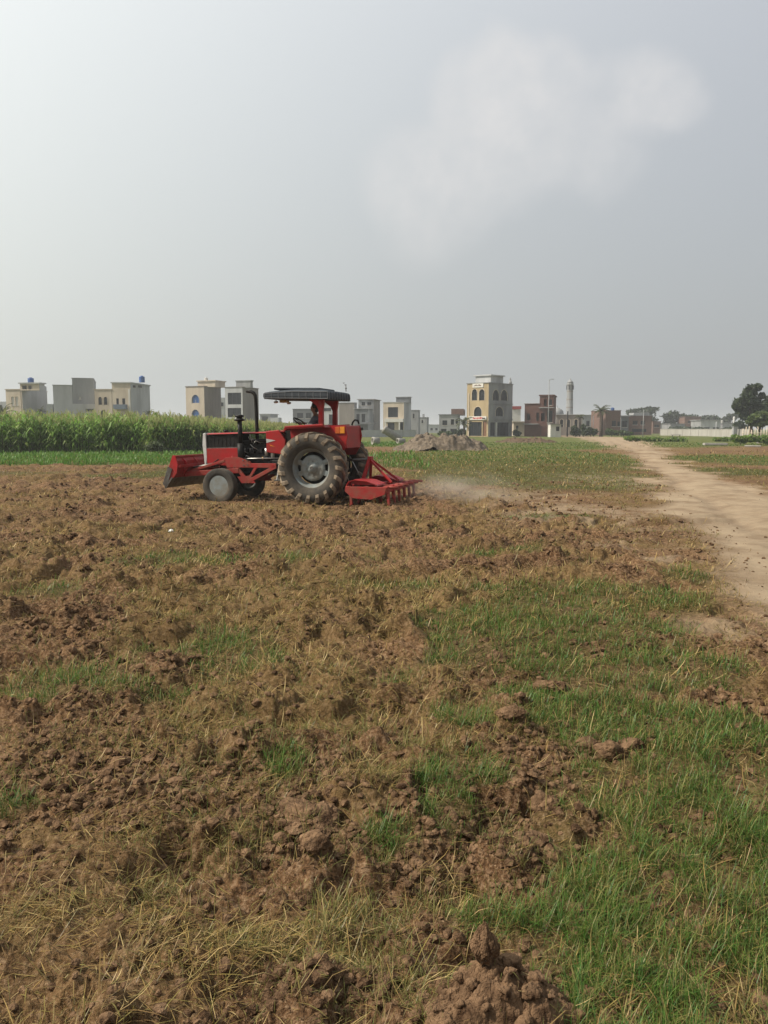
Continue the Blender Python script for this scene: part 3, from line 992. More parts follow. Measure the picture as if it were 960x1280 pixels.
# thin hood with open sides: the red top skin and its edge rails
b = MB()
prof = [(-.33, 1.562), (-.325, 1.577), (-.25, 1.590), (0, 1.596), (.25, 1.590), (.325, 1.577), (.33, 1.562), (.315, 1.562), (.31, 1.567), (.24, 1.575), (0, 1.581), (-.24, 1.575), (-.31, 1.567), (-.315, 1.562)]
b.prism(prof, 'X', 1.22, 2.80)
b.build('hood', M_RED, TR)
for s in (1, -1):
    MB().bar((1.3, s * .318, 1.557), (2.76, s * .318, 1.557), .014, .02, .004).build('hood_rail', M_BLACK, TR)
    # black sheet standing in for the open engine bay's dark; red lower cheek
    b = MB().prism([(2.03, 1.245), (2.83, 1.245), (2.83, 1.548), (2.03, 1.548)], 'Y', s * .285, s * .297)
    for k in range(7): b.box((2.13 + k * .10, s * .299, 1.38), (.012, .008, .22))
    b.build('bay_dark_sheet', M_BLACK, TR)
    MB().bar((2.05, s * .30, 1.25), (2.83, s * .30, 1.25), .012, .02).build('sheet_rail', M_STEEL, TR)
    b = MB().prism([(1.98, .99), (2.0, 1.235), (2.83, 1.235), (2.83, .86), (2.12, .82)], 'Y', s * .30, s * .325, .006)
    b.build('side_panel', M_RED, TR)
    b = MB().prism([(.86, 1.06), (.82, 1.38), (.98, 1.62), (1.30, 1.60), (1.30, 1.12)], 'Y', s * .27, s * .34, .015)
    cw = b.build('side_cowl', M_RED, TR)
    MB().prism([(1.29, 1.335), (1.29, 1.43), (1.16, 1.405), (1.06, 1.385), (1.14, 1.37)], 'Y', s * .341, s * .347).build('arrow_emblem', M_WHITE, cw)
    MB().prism([(1.14, 1.27), (1.22, 1.30), (1.19, 1.265), (1.10, 1.25), (1.06, 1.235)], 'Y', s * .341, s * .345).build('badge', M_AMBER, cw)
MB().box((1.07, 0, 1.585), (.42, .56, .05), bevel=.02).build('cowl_top', M_RED, TR)
b = MB().prism([(.56, 1.14), (.52, 1.40), (.66, 1.60), (.86, 1.64), (.88, 1.2)], 'Y', -.24, .24, .02)
b.build('dashboard', M_BLACK, TR)
MB().tube([(2.45, .05, 1.61), (2.45, .05, 1.66)], [.06, .05], 14).build('radiator_cap', M_BLACK, TR)
# air cleaner with mushroom head, tall exhaust bent forward at the top
b = MB()
b.tube([(1.92, .38, .93), (1.92, .38, 1.34)], .078, 20)
b.tube([(1.92, .38, 1.34), (1.92, .38, 1.86)], .052, 16)
b.lathe([(.05, 1.84), (.115, 1.855), (.125, 1.875), (.115, 1.885), (.07, 1.90), (.07, 1.93), (.10, 1.945), (.095, 1.975), (.05, 1.995), (0, 2.0)], 'Z', (1.92, .38, 0), 24)
b.build('air_cleaner', M_BLACK, TR)
b = MB()
b.tube([(1.62, .12, 1.30), (1.62, .12, 1.62), (1.62, .12, 2.33), (1.63, .12, 2.42), (1.66, .12, 2.48), (1.74, .12, 2.52), (1.84, .12, 2.53)], .040, 16)
b.build('exhaust_pipe', M_BLACK, TR)
# front axle
b = MB()
b.box((WB, 0, .46), (.14, 1.16, .12), bevel=.02)
b.box((WB + .05, 0, .68), (.5, .34, .36), bevel=.02)
b.build('front_axle', M_BLACK, TR)
for s in (1, -1): MB().tube([(WB, s * .56, .34), (WB, s * .57, .66), (WB - .1, s * .58, .72)], [.045, .04, .03], 10).build('axle_knuckle', M_BLACK, TR)
MB().tube([(.9, .34, .985), (1.5, .37, .99), (2.12, .40, .985)], .012, 8).build('steering_rod', M_BRIGHT, TR)
MB().tube([(2.12, .40, .74), (2.13, .41, 1.06)], .018, 8).build('steering_arm', M_REDD, TR)

# frame that carries the front blade
for s in (1, -1):
    y = s * .44
    b = MB()
    b.bar((1.02, y, .82), (2.10, y, .84), .05, .10, .008)
    b.bar((1.04, y, .80), (1.72, y, .47), .05, .085, .008)
    b.bar((2.02, y, .80), (1.75, y, .47), .05, .085, .008)
    b.bar((1.52, y, .80), (1.72, y, .52), .045, .06, .006)
    b.prism([(1.55, .43), (1.9, .43), (2.0, .58), (1.66, .60)], 'Y', y - .022, y + .022, .004)
    b.prism([(1.60, .79), (2.25, .79), (2.30, 1.02), (1.95, 1.03), (1.66, .92)], 'Y', y - .02, y + .03, .004)
    b.bar((1.95, y, .72), (3.30, y * 1.25, .66), .07, .12, .01)
    b.bar((2.3, y, .95), (3.2, y * 1.15, .72), .05, .06, .008)
    b.build('push_frame', M_REDD, TR)
    for q in ((1.72, .85), (1.82, .84), (1.72, .95), (1.83, .95)): MB().tube([(q[0], y + s * .02, q[1]), (q[0], y + s * .045, q[1])], .018, 6).build('frame_bolt', M_STEEL, TR)
    MB().tube([(2.55, y * .7, .88), (3.15, y * .9, .80)], [.05, .03], 12).build('hydraulic_ram', M_STEEL, TR)
    MB().tube([(2.52, y * .8, .98), (2.66, y * .82, .90), (2.62, y * .8, .82), (2.76, y * .8, .83), (2.86, y * .7, .90)], .014, 8).build('hydraulic_hose', M_BLACK, TR)
BW = 1.02
b = MB()
arc = [(3.26, 1.09), (3.20, .98), (3.20, .84), (3.25, .70), (3.34, .57)]
arc2 = [(x + .022, z) for x, z in arc]
b.prism(arc + arc2[::-1], 'Y', -BW, BW)
for q in (-.72, -.24, .24, .72): b.prism([(3.25, 1.07), (3.13, .95), (3.12, .80), (3.26, .62), (3.22, .72), (3.19, .84), (3.19, .98)], 'Y', q - .012, q + .012)
b.bar((3.155, -BW + .02, .86), (3.155, BW - .02, .86), .07, .07, .006)
b.bar((3.245, -BW, 1.085), (3.245, BW, 1.085), .05, .04, .006)
bl = b.build('dozer_blade', M_RED, TR)
for s in (1, -1):
    MB().prism([(3.24, 1.11), (3.30, 1.11), (3.42, .82), (3.50, .60), (3.36, .55), (3.22, .70), (3.18, .90)], 'Y', s * BW - .012, s * BW + .012).build('end_plate', M_RED, bl)
b = MB()
b.prism([(3.315, .60), (3.345, .62), (3.54, .385), (3.50, .37)], 'Y', -BW - .03, BW + .03)
for q in (-.85, -.5, -.15, .15, .5, .85): b.tube([(3.38, q, .50), (3.41, q, .53)], .02, 6)
b.prism([(3.32, .80), (3.42, .86), (3.58, .47), (3.50, .37)], 'Y', BW + .012, BW + .03)
b.build('cutting_edge', M_STEEL, bl)

# fenders
for s in (1, -1):
    b = MB()
    y0, y1 = s * .50, s * .86
    top = [(.64, 1.60), (.60, 1.675), (-.30, 1.70), (-.34, 1.64)]
    low = [(.60, 1.60), (.57, 1.63), (-.29, 1.655), (-.32, 1.64)]
    b.prism(top + low[::-1], 'Y', min(y0, y1), max(y0, y1), .004)
    b.prism([(.62, 1.59), (.58, 1.665), (-.30, 1.688), (-.68, 1.675), (-.72, 1.45), (-.66, 1.19), (-.55, 1.02), (-.2, 1.0), (.3, 1.12), (.6, 1.28)], 'Y', s * .49, s * .515, .003)
    b.bar((.60, y1, 1.672), (-.30, y1, 1.697), .03, .045, .01)
    fd = b.build('fender', M_RED, TR)
    MB().box((-.50, s * .522, 1.575), (.105, .03, .145), bevel=.006).build('tail_lamp', M_ORANGE, fd)
    MB().box((-.61, s * .522, 1.575), (.105, .03, .145), bevel=.006).build('tail_lamp', M_AMBER, fd)
    MB().box((.10, s * .7, 1.715), (.16, .05, .03), bevel=.008).build('fender_badge', M_PIPE_W, fd)
b = MB()
b.box((-.66, 0, 1.42), (.04, .96, .48), bevel=.01)
b.box((-.50, 0, 1.655), (.34, .96, .03), bevel=.008)
rp = b.build('rear_panel', M_RED, TR)
b = MB().box((-.60, -.80, 1.60), (.07, .12, .07), bevel=.01)
b.tube([(-.44, -.62, 1.69), (-.46, -.63, 1.76), (-.50, -.66, 1.81), (-.56, -.70, 1.80), (-.58, -.72, 1.72)], .022, 8)
b.build('rear_work_lamp', M_BLACK, TR)
# seat, steering wheel and levers
b = MB().box((.24, 0, 1.28), (.42, .46, .09), bevel=.035)
b.box((.0, 0, 1.50), (.08, .46, .40), bevel=.035)
b.tube([(.24, 0, 1.14), (.24, 0, 1.25)], .06, 10)
b.build('seat', M_BLACK, TR)
b = MB().tube([(.72, 0, 1.55), (.565, 0, 1.765)], .022, 10)
b.build('steering_column', M_BLACK, TR)
ax = Vector((-.155, 0, .215)).normalized(); q1 = Vector((0, 1, 0)); q2 = ax.cross(q1)
cc = Vector((.565, 0, 1.765))
b = MB().tube([cc + (q1 * math.cos(a) + q2 * math.sin(a)) * .205 for a in [k * 2 * math.pi / 28 for k in range(29)]], .015, 8)
for k in range(3):
    a = k * 2.094 + .5
    b.bar(cc, cc + (q1 * math.cos(a) + q2 * math.sin(a)) * .2, .02, .01)
b.build('steering_wheel', M_BLACK, TR)
for y in (.18, .27, -.2): MB().tube([(.62, y, 1.18), (.55, y, 1.52)], .010, 6).ball((.55, y, 1.54), .022, 10).build('gear_lever', M_BLACK, TR)
b = MB().box((.86, .50, .50), (.32, .22, .03), bevel=.008).bar((.86, .40, .50), (.86, .36, .80), .03, .05).bar((.95, .60, .50), (.95, .40, .92), .025, .04)
b.build('footstep', M_STEEL, TR)
MB().tube([(.98, .42, .46), (.97, .45, .74)], .022, 8).build('step_stay', M_BRIGHT, TR)
b = MB().box((1.02, .30, .80), (.28, .2, .3), bevel=.02)
b.build('battery_box', M_BLACK, TR)

# canopy on two red posts
for s in (1, -1):
    b = MB()
    b.bar((-.09, s * .44, 1.66), (-.11, s * .44, 2.27), .11, .10, .012)
    b.prism([(-.19, 2.265), (.01, 2.265), (.15, 2.275), (.15, 2.245), (-.01, 2.13), (-.05, 2.02), (-.15, 2.02), (-.17, 2.13)], 'Y', s * .44 - .04, s * .44 + .04, .005)
    b.build('canopy_post', M_RED, TR)
CA = empty('canopy', (0, 0, -.09), parent=TR)
tiltv = .045
def cz(x): return (x - .1) * tiltv
X0, X1, Y0 = -.36, 1.12, .68
b = MB()
for s in (1, -1): b.bar((X0, s * Y0, 2.375 + cz(X0)), (X1, s * Y0, 2.375 + cz(X1)), .05, .05, .006)
for x in (X0, -.1, .3, .8, X1): b.bar((x, -Y0, 2.375 + cz(x)), (x, Y0, 2.375 + cz(x)), .05, .05, .006)
b.build('canopy_frame', M_BLACK, CA)
b = MB()
# padded cloth: a tapering fringe round the frame and a lower and an upper roof skin
def ringz(inset, z, xf): return [(X0 + inset, -Y0 + inset, z), (X1 - inset + xf, -Y0 + inset, z), (X1 - inset + xf, Y0 - inset, z), (X0 + inset, Y0 - inset, z)]
n_seg = 16
def loop(inset, z, front_drop=0.0, wav=0.0):
    P = []
    c = [(X0 - .02 + inset, -Y0 - .02 + inset), (X1 + .02 - inset, -Y0 - .02 + inset), (X1 + .02 - inset, Y0 + .02 - inset), (X0 - .02 + inset, Y0 + .02 - inset)]
    for k in range(4):
        (xa, ya), (xb, yb) = c[k], c[(k + 1) % 4]
        for j in range(n_seg):
            f = j / n_seg
            x, y = xa + (xb - xa) * f, ya + (yb - ya) * f
            P.append((x, y, z + cz(x) - front_drop * max(0, (x - .5) / .8) + wav * math.sin(j * 12.566 / 4)))
    return P
L_ = [loop(0, 2.355), loop(-.012, 2.42, .015), loop(-.006, 2.50, .045), loop(.02, 2.535, .06, .004), loop(.10, 2.555, .06), loop(.30, 2.575, .05, .004)]
rings = [[b.b.verts.new(p) for p in l] for l in L_]
for A, B in zip(rings, rings[1:]):
    n_ = len(A)
    for k in range(n_): b.b.faces.new((A[k], A[(k + 1) % n_], B[(k + 1) % n_], B[k])).smooth = False
b.b.faces.new(rings[-1]); b.b.faces.new(rings[0][::-1])
b.box((.45, 0, 2.60), (1.1, .96, .05), (0, -tiltv, 0), .02)
b.build('canopy_cloth', M_TARP, CA)
b = MB()
for s in (1, -1):
    for k in range(10):
        x = X0 + (X1 - X0) * k / 9
        b.bar((x, s * (Y0 + .034), 2.36 + cz(x)), (x, s * (Y0 + .030), 2.515 + cz(x) - .05 * max(0, (x - .5) / .8)), .008, .008)
    b.bar((X0, s * (Y0 + .034), 2.372 + cz(X0)), (X1, s * (Y0 + .034), 2.372 + cz(X1)), .010, .014)
    b.bar((X0, s * (Y0 + .030), 2.515 + cz(X0)), (.5, s * (Y0 + .030), 2.515 + cz(.5)), .010, .010)
    b.bar((.5, s * (Y0 + .030), 2.515 + cz(.5)), (X1, s * (Y0 + .030), 2.465 + cz(X1)), .010, .010)
for k in range(9):
    y = -Y0 + k * Y0 / 4
    b.bar((X0 - .034, y, 2.36 + cz(X0)), (X0 - .030, y, 2.515 + cz(X0)), .008, .008)
b.build('cloth_piping', M_PIPE_W, CA)
for y in (.42, -.30): MB().tube([(.98, y, 2.40), (.98, y, 2.34)], .012, 8).box((.98, y, 2.33), (.07, .12, .045), (0, .25, 0), .015).build('work_lamp', M_WHITE, CA)
MB().box((.92, .10, 2.355), (.16, .20, .06), bevel=.012).build('roof_lamp', M_BRASS, CA)
b = MB().tube([(-.38, -.45, 2.55), (-.38, -.45, 2.70)], .010, 6).ball((-.38, -.45, 2.62), .022, 10).ball((-.38, -.42, 2.70), .02, 10, (1.6, 1, .5)).ball((-.33, -.45, 2.745), .018, 10, (1.6, 1, .5))
b.build('roof_ornament', M_STEEL, CA)

# ------------------------------------------------------------------ cultivator behind the tractor
CU = empty('cultivator', local(-1.3, 0, 0), math.pi - TH, 'red spring tine cultivator on the back of the tractor, tines in the soil', 'cultivator')
b = MB()
HW = 1.12
zf = .36
for x in (.42, .0, -.42): b.bar((x, -HW, zf), (x, HW, zf), .085, .12, .008)
for y in (-HW + .04, -.38, .38, HW - .04): b.bar((.42, y, zf + .001), (-.42, y, zf + .001), .07, .10, .006)
for _x in (.21, -.21): b.bar((_x, -HW + .05, zf - .02), (_x, HW - .05, zf - .02), .06, .10, .006)
b.prism([(.46, .40), (.47, .31), (.30, .17), (-.10, .15), (-.40, .26), (-.44, .40)], 'Y', HW - .012, HW + .012)
b.prism([(.46, .40), (.47, .31), (.30, .17), (.10, .15), (.02, .30), (-.1, .40)], 'Y', -HW - .012, -HW + .012)
b.build('frame', M_REDD, CU)
b = MB()
b.bar((.30, -HW + .03, .45), (.30, HW - .03, .45), .04, .03)
for y in (.55, .70, .86, 1.0, -.55, -.70, -.86, -1.0):
    b.prism([(.46, .445), (.40, .52), (.28, .56), (.0, .54), (-.20, .47), (-.24, .445)], 'Y', y - .009, y + .009)
b.prism([(.46, .43), (.40, .52), (.28, .555), (.0, .535), (-.22, .46), (-.24, .43), (-.21, .43), (-.19, .452), (.0, .523), (.27, .543), (.385, .512), (.44, .43)], 'Y', .45, HW - .02)
b.prism([(.46, .43), (.40, .52), (.28, .555), (.0, .535), (-.22, .46), (-.24, .43), (-.21, .43), (-.19, .452), (.0, .523), (.27, .543), (.385, .512), (.44, .43)], 'Y', -HW + .02, -.45)
b.build('cover_plate', M_RED, CU)
b = MB()
for y in (.30, -.30):
    b.bar((.36, y, .44), (.26, y * .18, .96), .06, .07, .006)
b.bar((.26, .05, .94), (-.32, .30, .46), .035, .05, .005)
b.bar((.26, -.05, .94), (-.32, -.30, .46), .035, .05, .005)
b.box((.26, 0, .95), (.09, .16, .12), bevel=.012)
b.build('hitch_mast', M_RED, CU)
MB().tube([(.28, 0, .94), (.95, 0, .92)], .025, 10).build('top_link', M_STEEL, CU)
for y in (.40, -.40): MB().tube([(.50, y, .42), (1.05, y * .8, .50)], .025, 10).build('lower_link', M_BLACK, CU)
for y in (.30, -.30): MB().tube([(.62, y * 1.45, .48), (.86, y * 1.2, .98)], .012, 8).build('lift_chain', M_BRIGHT, CU)
k = 0
for x, ys in ((.42, (-1.0, -.5, 0, .5, 1.0)), (.0, (-.75, -.25, .25, .75)), (-.42, (-1.06, -.64, -.22, .22, .64, 1.06))):
    for y in ys:
        b = MB()
        b.bar((x - .03, y, zf + .06), (x - .06, y, .02), .075, .055, .006)
        b.prism([(x - .085, .06), (x - .035, .06), (x + .03, -.06), (x + .0, -.08)], 'Y', y - .026, y + .026, .003)
        b.box((x, y, zf + .0), (.11, .09, .15), bevel=.01)
        t = b.build('tine', M_REDD, CU)
        MB().prism([(x - .01, .02), (x + .10, -.09), (x + .07, -.10), (x - .02, -.02)], 'Y', y - .04, y + .04).build('share', M_STEEL, t)
        if x < -.4:
            # springs lying back over the rear beam, sun-bright on top
            MB().tube([(x + .03, y, zf + .055), (x - .26, y, zf + .045)], .026, 8).build('spring', M_REDD, t)

# ------------------------------------------------------------------ driver
M_SKIN = mat('brown_skin', (.22, .12, .075), (.18, .095, .06), 8, .6)
M_SHIRT = mat('grey_shirt', (.11, .115, .13), (.085, .09, .105), 14, .9, 0, .3, 60)
M_TROU = mat('dark_trousers', (.05, .05, .055), (.035, .035, .04), 14, .9, 0, .3, 60)
M_HAIR = mat('black_hair', (.012, .011, .010), (.02, .018, .016), 40, .6)


def skin(name, verts, edges, m, parent=None, sub=2, root=0):
    me = bpy.data.meshes.new(name)
    me.from_pydata([v[:3] for v in verts], edges, [])
    o = link(name, me, m, parent)
    o.modifiers.new('skin', 'SKIN').use_smooth_shade = True
    sv = me.skin_vertices[0].data
    for i, v in enumerate(verts):
        rr = v[3]; sv[i].radius = (rr if isinstance(rr, tuple) else (rr, rr))
        sv[i].use_root = (i == root)
    s = o.modifiers.new('smooth', 'SUBSURF'); s.levels = sub; s.render_levels = sub
    return o


S0 = Vector((.24, 0, 1.33))          # seat top
V_, E_ = [], []


def jn(p, r, frm=None):
    V_.append((*p, r)); i = len(V_) - 1
    if frm is not None: E_.append((frm, i))
    return i


pel = jn((0, 0, .09), (.15, .12))
sp1 = jn((-.03, 0, .25), (.15, .11), pel); sp2 = jn((-.03, 0, .42), (.165, .115), sp1); sp3 = jn((0, 0, .52), (.12, .09), sp2)
nk = jn((.02, 0, .60), .055, sp3); nk2 = jn((.035, 0, .66), .052, nk)
hd = jn((.045, 0, .73), (.078, .088), nk2); hd2 = jn((.045, 0, .80), (.074, .085), hd); hd3 = jn((.035, 0, .86), .05, hd2)
nose = jn((.135, 0, .74), .014, hd)
for s in (1, -1):
    ear = jn((.035, s * .085, .745), .016, hd)
    sh = jn((0, s * .17, .49), .062, sp3); el_ = jn((.10, s * .25, .26), .044, sh); wr = jn((.30, s * .19, .37), .030, el_)
    pa = jn((.36, s * .175, .42), (.032, .018), wr)
    for q, (dy, ln) in enumerate(((-.027, .05), (-.009, .058), (.009, .055), (.027, .042))):
        a = jn((.40, s * .175 + dy, .445), .0095, pa); c = jn((.40 + ln * .5, s * .175 + dy, .435), .0085, a); jn((.40 + ln * .45, s * .175 + dy, .405), .0075, c)
    a = jn((.365, s * .14, .425), .010, pa); jn((.395, s * .125, .405), .0085, a)
    hp = jn((.02, s * .10, .06), .085, pel); kn = jn((.42, s * .17, .10), .062, hp); an = jn((.44, s * .19, -.10), .044, kn)
    hl = jn((.43, s * .19, -.13), .04, an); jn((.58, s * .20, -.14), .03, hl)
P_ = skin('person', V_, E_, M_SKIN)
tag(P_, 'person in grey shirt driving, seated under the dark canopy with hands on the wheel', 'person')
P_.matrix_world = Matrix.Translation(local(S0.x, S0.y, S0.z)) @ Matrix.Rotation(math.pi - TH, 4, 'Z')
V_, E_ = [], []
a = jn((0, 0, .07), (.165, .135)); b1 = jn((-.03, 0, .25), (.168, .13), a); b2 = jn((-.03, 0, .42), (.185, .135), b1); b3 = jn((0, 0, .53), (.13, .10), b2); jn((.015, 0, .575), .07, b3)
for s in (1, -1):
    h1 = jn((0, s * .175, .49), .078, b3); h2 = jn((.10, s * .255, .26), .06, h1); jn((.27, s * .20, .355), .045, h2)
skin('shirt', V_, E_, M_SHIRT, P_)
V_, E_ = [], []
a = jn((0, 0, .08), (.16, .13))
for s in (1, -1):
    h1 = jn((.03, s * .10, .06), .098, a); h2 = jn((.42, s * .17, .10), .076, h1); jn((.44, s * .19, -.08), .058, h2)
skin('trousers', V_, E_, M_TROU, P_)
b = MB().ball((.02, 0, .80), .105, 24, (1.0, .92, 1.0))
for v in b.b.verts:
    if v.co.x > .085: v.co.x = .085
    if v.co.z < .745: v.co.z = .745 + (v.co.z - .745) * .2
b.ball((.0, 0, .715), .07, 16, (.75, 1.05, .9))
b.build('hair', M_HAIR, P_)
b = MB()
for s in (1, -1): b.ball((.117, s * .032, .775), .011, 10)
b.build('eye', M_BLACK, P_)
MB().ball((.122, 0, .70), .02, 10, (.5, 1.4, .35)).build('mouth', M_HAIR, P_)
TR.rotation_euler = (0, R(1.5), math.pi - TH)

# dust raised by the tines
dv = MB().ball((0, 0, 0), 1, 24).build('dust_cloud', None)
dc = local(-3.0, -.4, .25)
dv.location = dc; dv.scale = (1.75, 1.3, .58); dv.rotation_euler = (0, 0, math.pi - TH)
tag(dv, 'pale dust thrown up behind the cultivator', None, None, 'stuff')
dm = bpy.data.materials.new('dust_air'); dm.use_nodes = True
t = NT(dm.node_tree); dm.node_tree.nodes.clear()
co = t.n('ShaderNodeTexCoord').outputs['Object']
ln = t.n('ShaderNodeVectorMath', operation='LENGTH'); t.put(ln.inputs[0], co)
fall = t.mr(ln.outputs['Value'], .25, 1.0, 1, 0, True)
nn = t.mr(t.noise(co, 2.2, 5, .6), .40, .68)
pv = t.n('ShaderNodeVolumePrincipled')
pv.inputs['Color'].default_value = (.86, .76, .64, 1)
t.put(pv.inputs['Density'], t.m('MULTIPLY', t.m('MULTIPLY', fall, nn), .75))
oo = t.n('ShaderNodeOutputMaterial'); t.put(oo.inputs['Volume'], pv.outputs[0])
dv.data.materials.append(dm)

# ------------------------------------------------------------------ buildings
M_CREAM = mat('cream_plaster', (.58, .50, .40), (.40, .335, .265), .4, .9, 0, .2, 4, (1, 1, .25))
M_YELL = mat('yellow_plaster', (.43, .335, .20), (.29, .225, .135), .4, .9, 0, .2, 4, (1, 1, .25))
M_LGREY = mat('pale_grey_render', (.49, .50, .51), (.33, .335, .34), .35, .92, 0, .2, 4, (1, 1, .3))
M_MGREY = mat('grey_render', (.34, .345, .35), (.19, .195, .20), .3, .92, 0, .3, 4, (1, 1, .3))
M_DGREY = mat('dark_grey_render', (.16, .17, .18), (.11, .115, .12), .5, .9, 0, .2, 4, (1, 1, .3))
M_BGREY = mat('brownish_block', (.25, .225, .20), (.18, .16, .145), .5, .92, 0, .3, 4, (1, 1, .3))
M_WPL = mat('white_plaster', (.62, .61, .58), (.5, .49, .46), .6, .9, 0, .1, 4, (1, 1, .25))
M_CREAMW = mat('stained_cream_wall', (.40, .385, .35), (.31, .295, .265), .5, .9, 0, .2, 4, (1, 1, .3))
M_BRICK = brickmat('red_brick', (.135, .048, .034), (.095, .036, .028), (.15, .12, .10))
M_BRICKP = brickmat('pale_brick', (.19, .10, .075), (.14, .08, .06), (.2, .17, .15))
M_PANE_VOID = mat('dark_pane_void', (.014, .017, .02), (.025, .03, .035), 1.5, .3, 0, 0, spec=.12)  # also a dark sheet for the shade inside unglazed openings
M_BPANE = mat('blue_pane', (.03, .09, .26), (.05, .14, .36), 1.5, .15, spec=.5)
M_FRAME = mat('dark_frame', (.05, .05, .055), (.035, .035, .04), 6, .5)
M_CFRAME = mat('pale_frame', (.5, .47, .42), (.42, .39, .34), 6, .7)
M_BTANK = mat('blue_plastic', (.03, .11, .34), (.025, .09, .28), 3, .45)
M_WOOD = mat('brown_door', (.20, .10, .05), (.14, .07, .035), 3, .6, 0, 0, 20, (6, 6, .5))
M_SHUT = mat('rusty_shutter', (.16, .055, .04), (.12, .045, .035), 3, .7)
M_CONC = mat('weathered_concrete', (.38, .36, .33), (.27, .255, .235), 2.5, .95, 0, .4, 20)
M_REDT = mat('red_roof_paint', (.38, .07, .07), (.3, .06, .06), 3, .7)
M_BALC = mat('blue_grey_rail', (.14, .18, .23), (.1, .13, .17), 5, .5)
M_SIGNW = mat('sign_white', (.66, .64, .60), (.58, .56, .52), 3, .7)
M_SIGNR = mat('sign_red', (.5, .04, .05), (.42, .035, .04), 5, .6)


def pxx(px, py, Y): return at(px, py, Y)


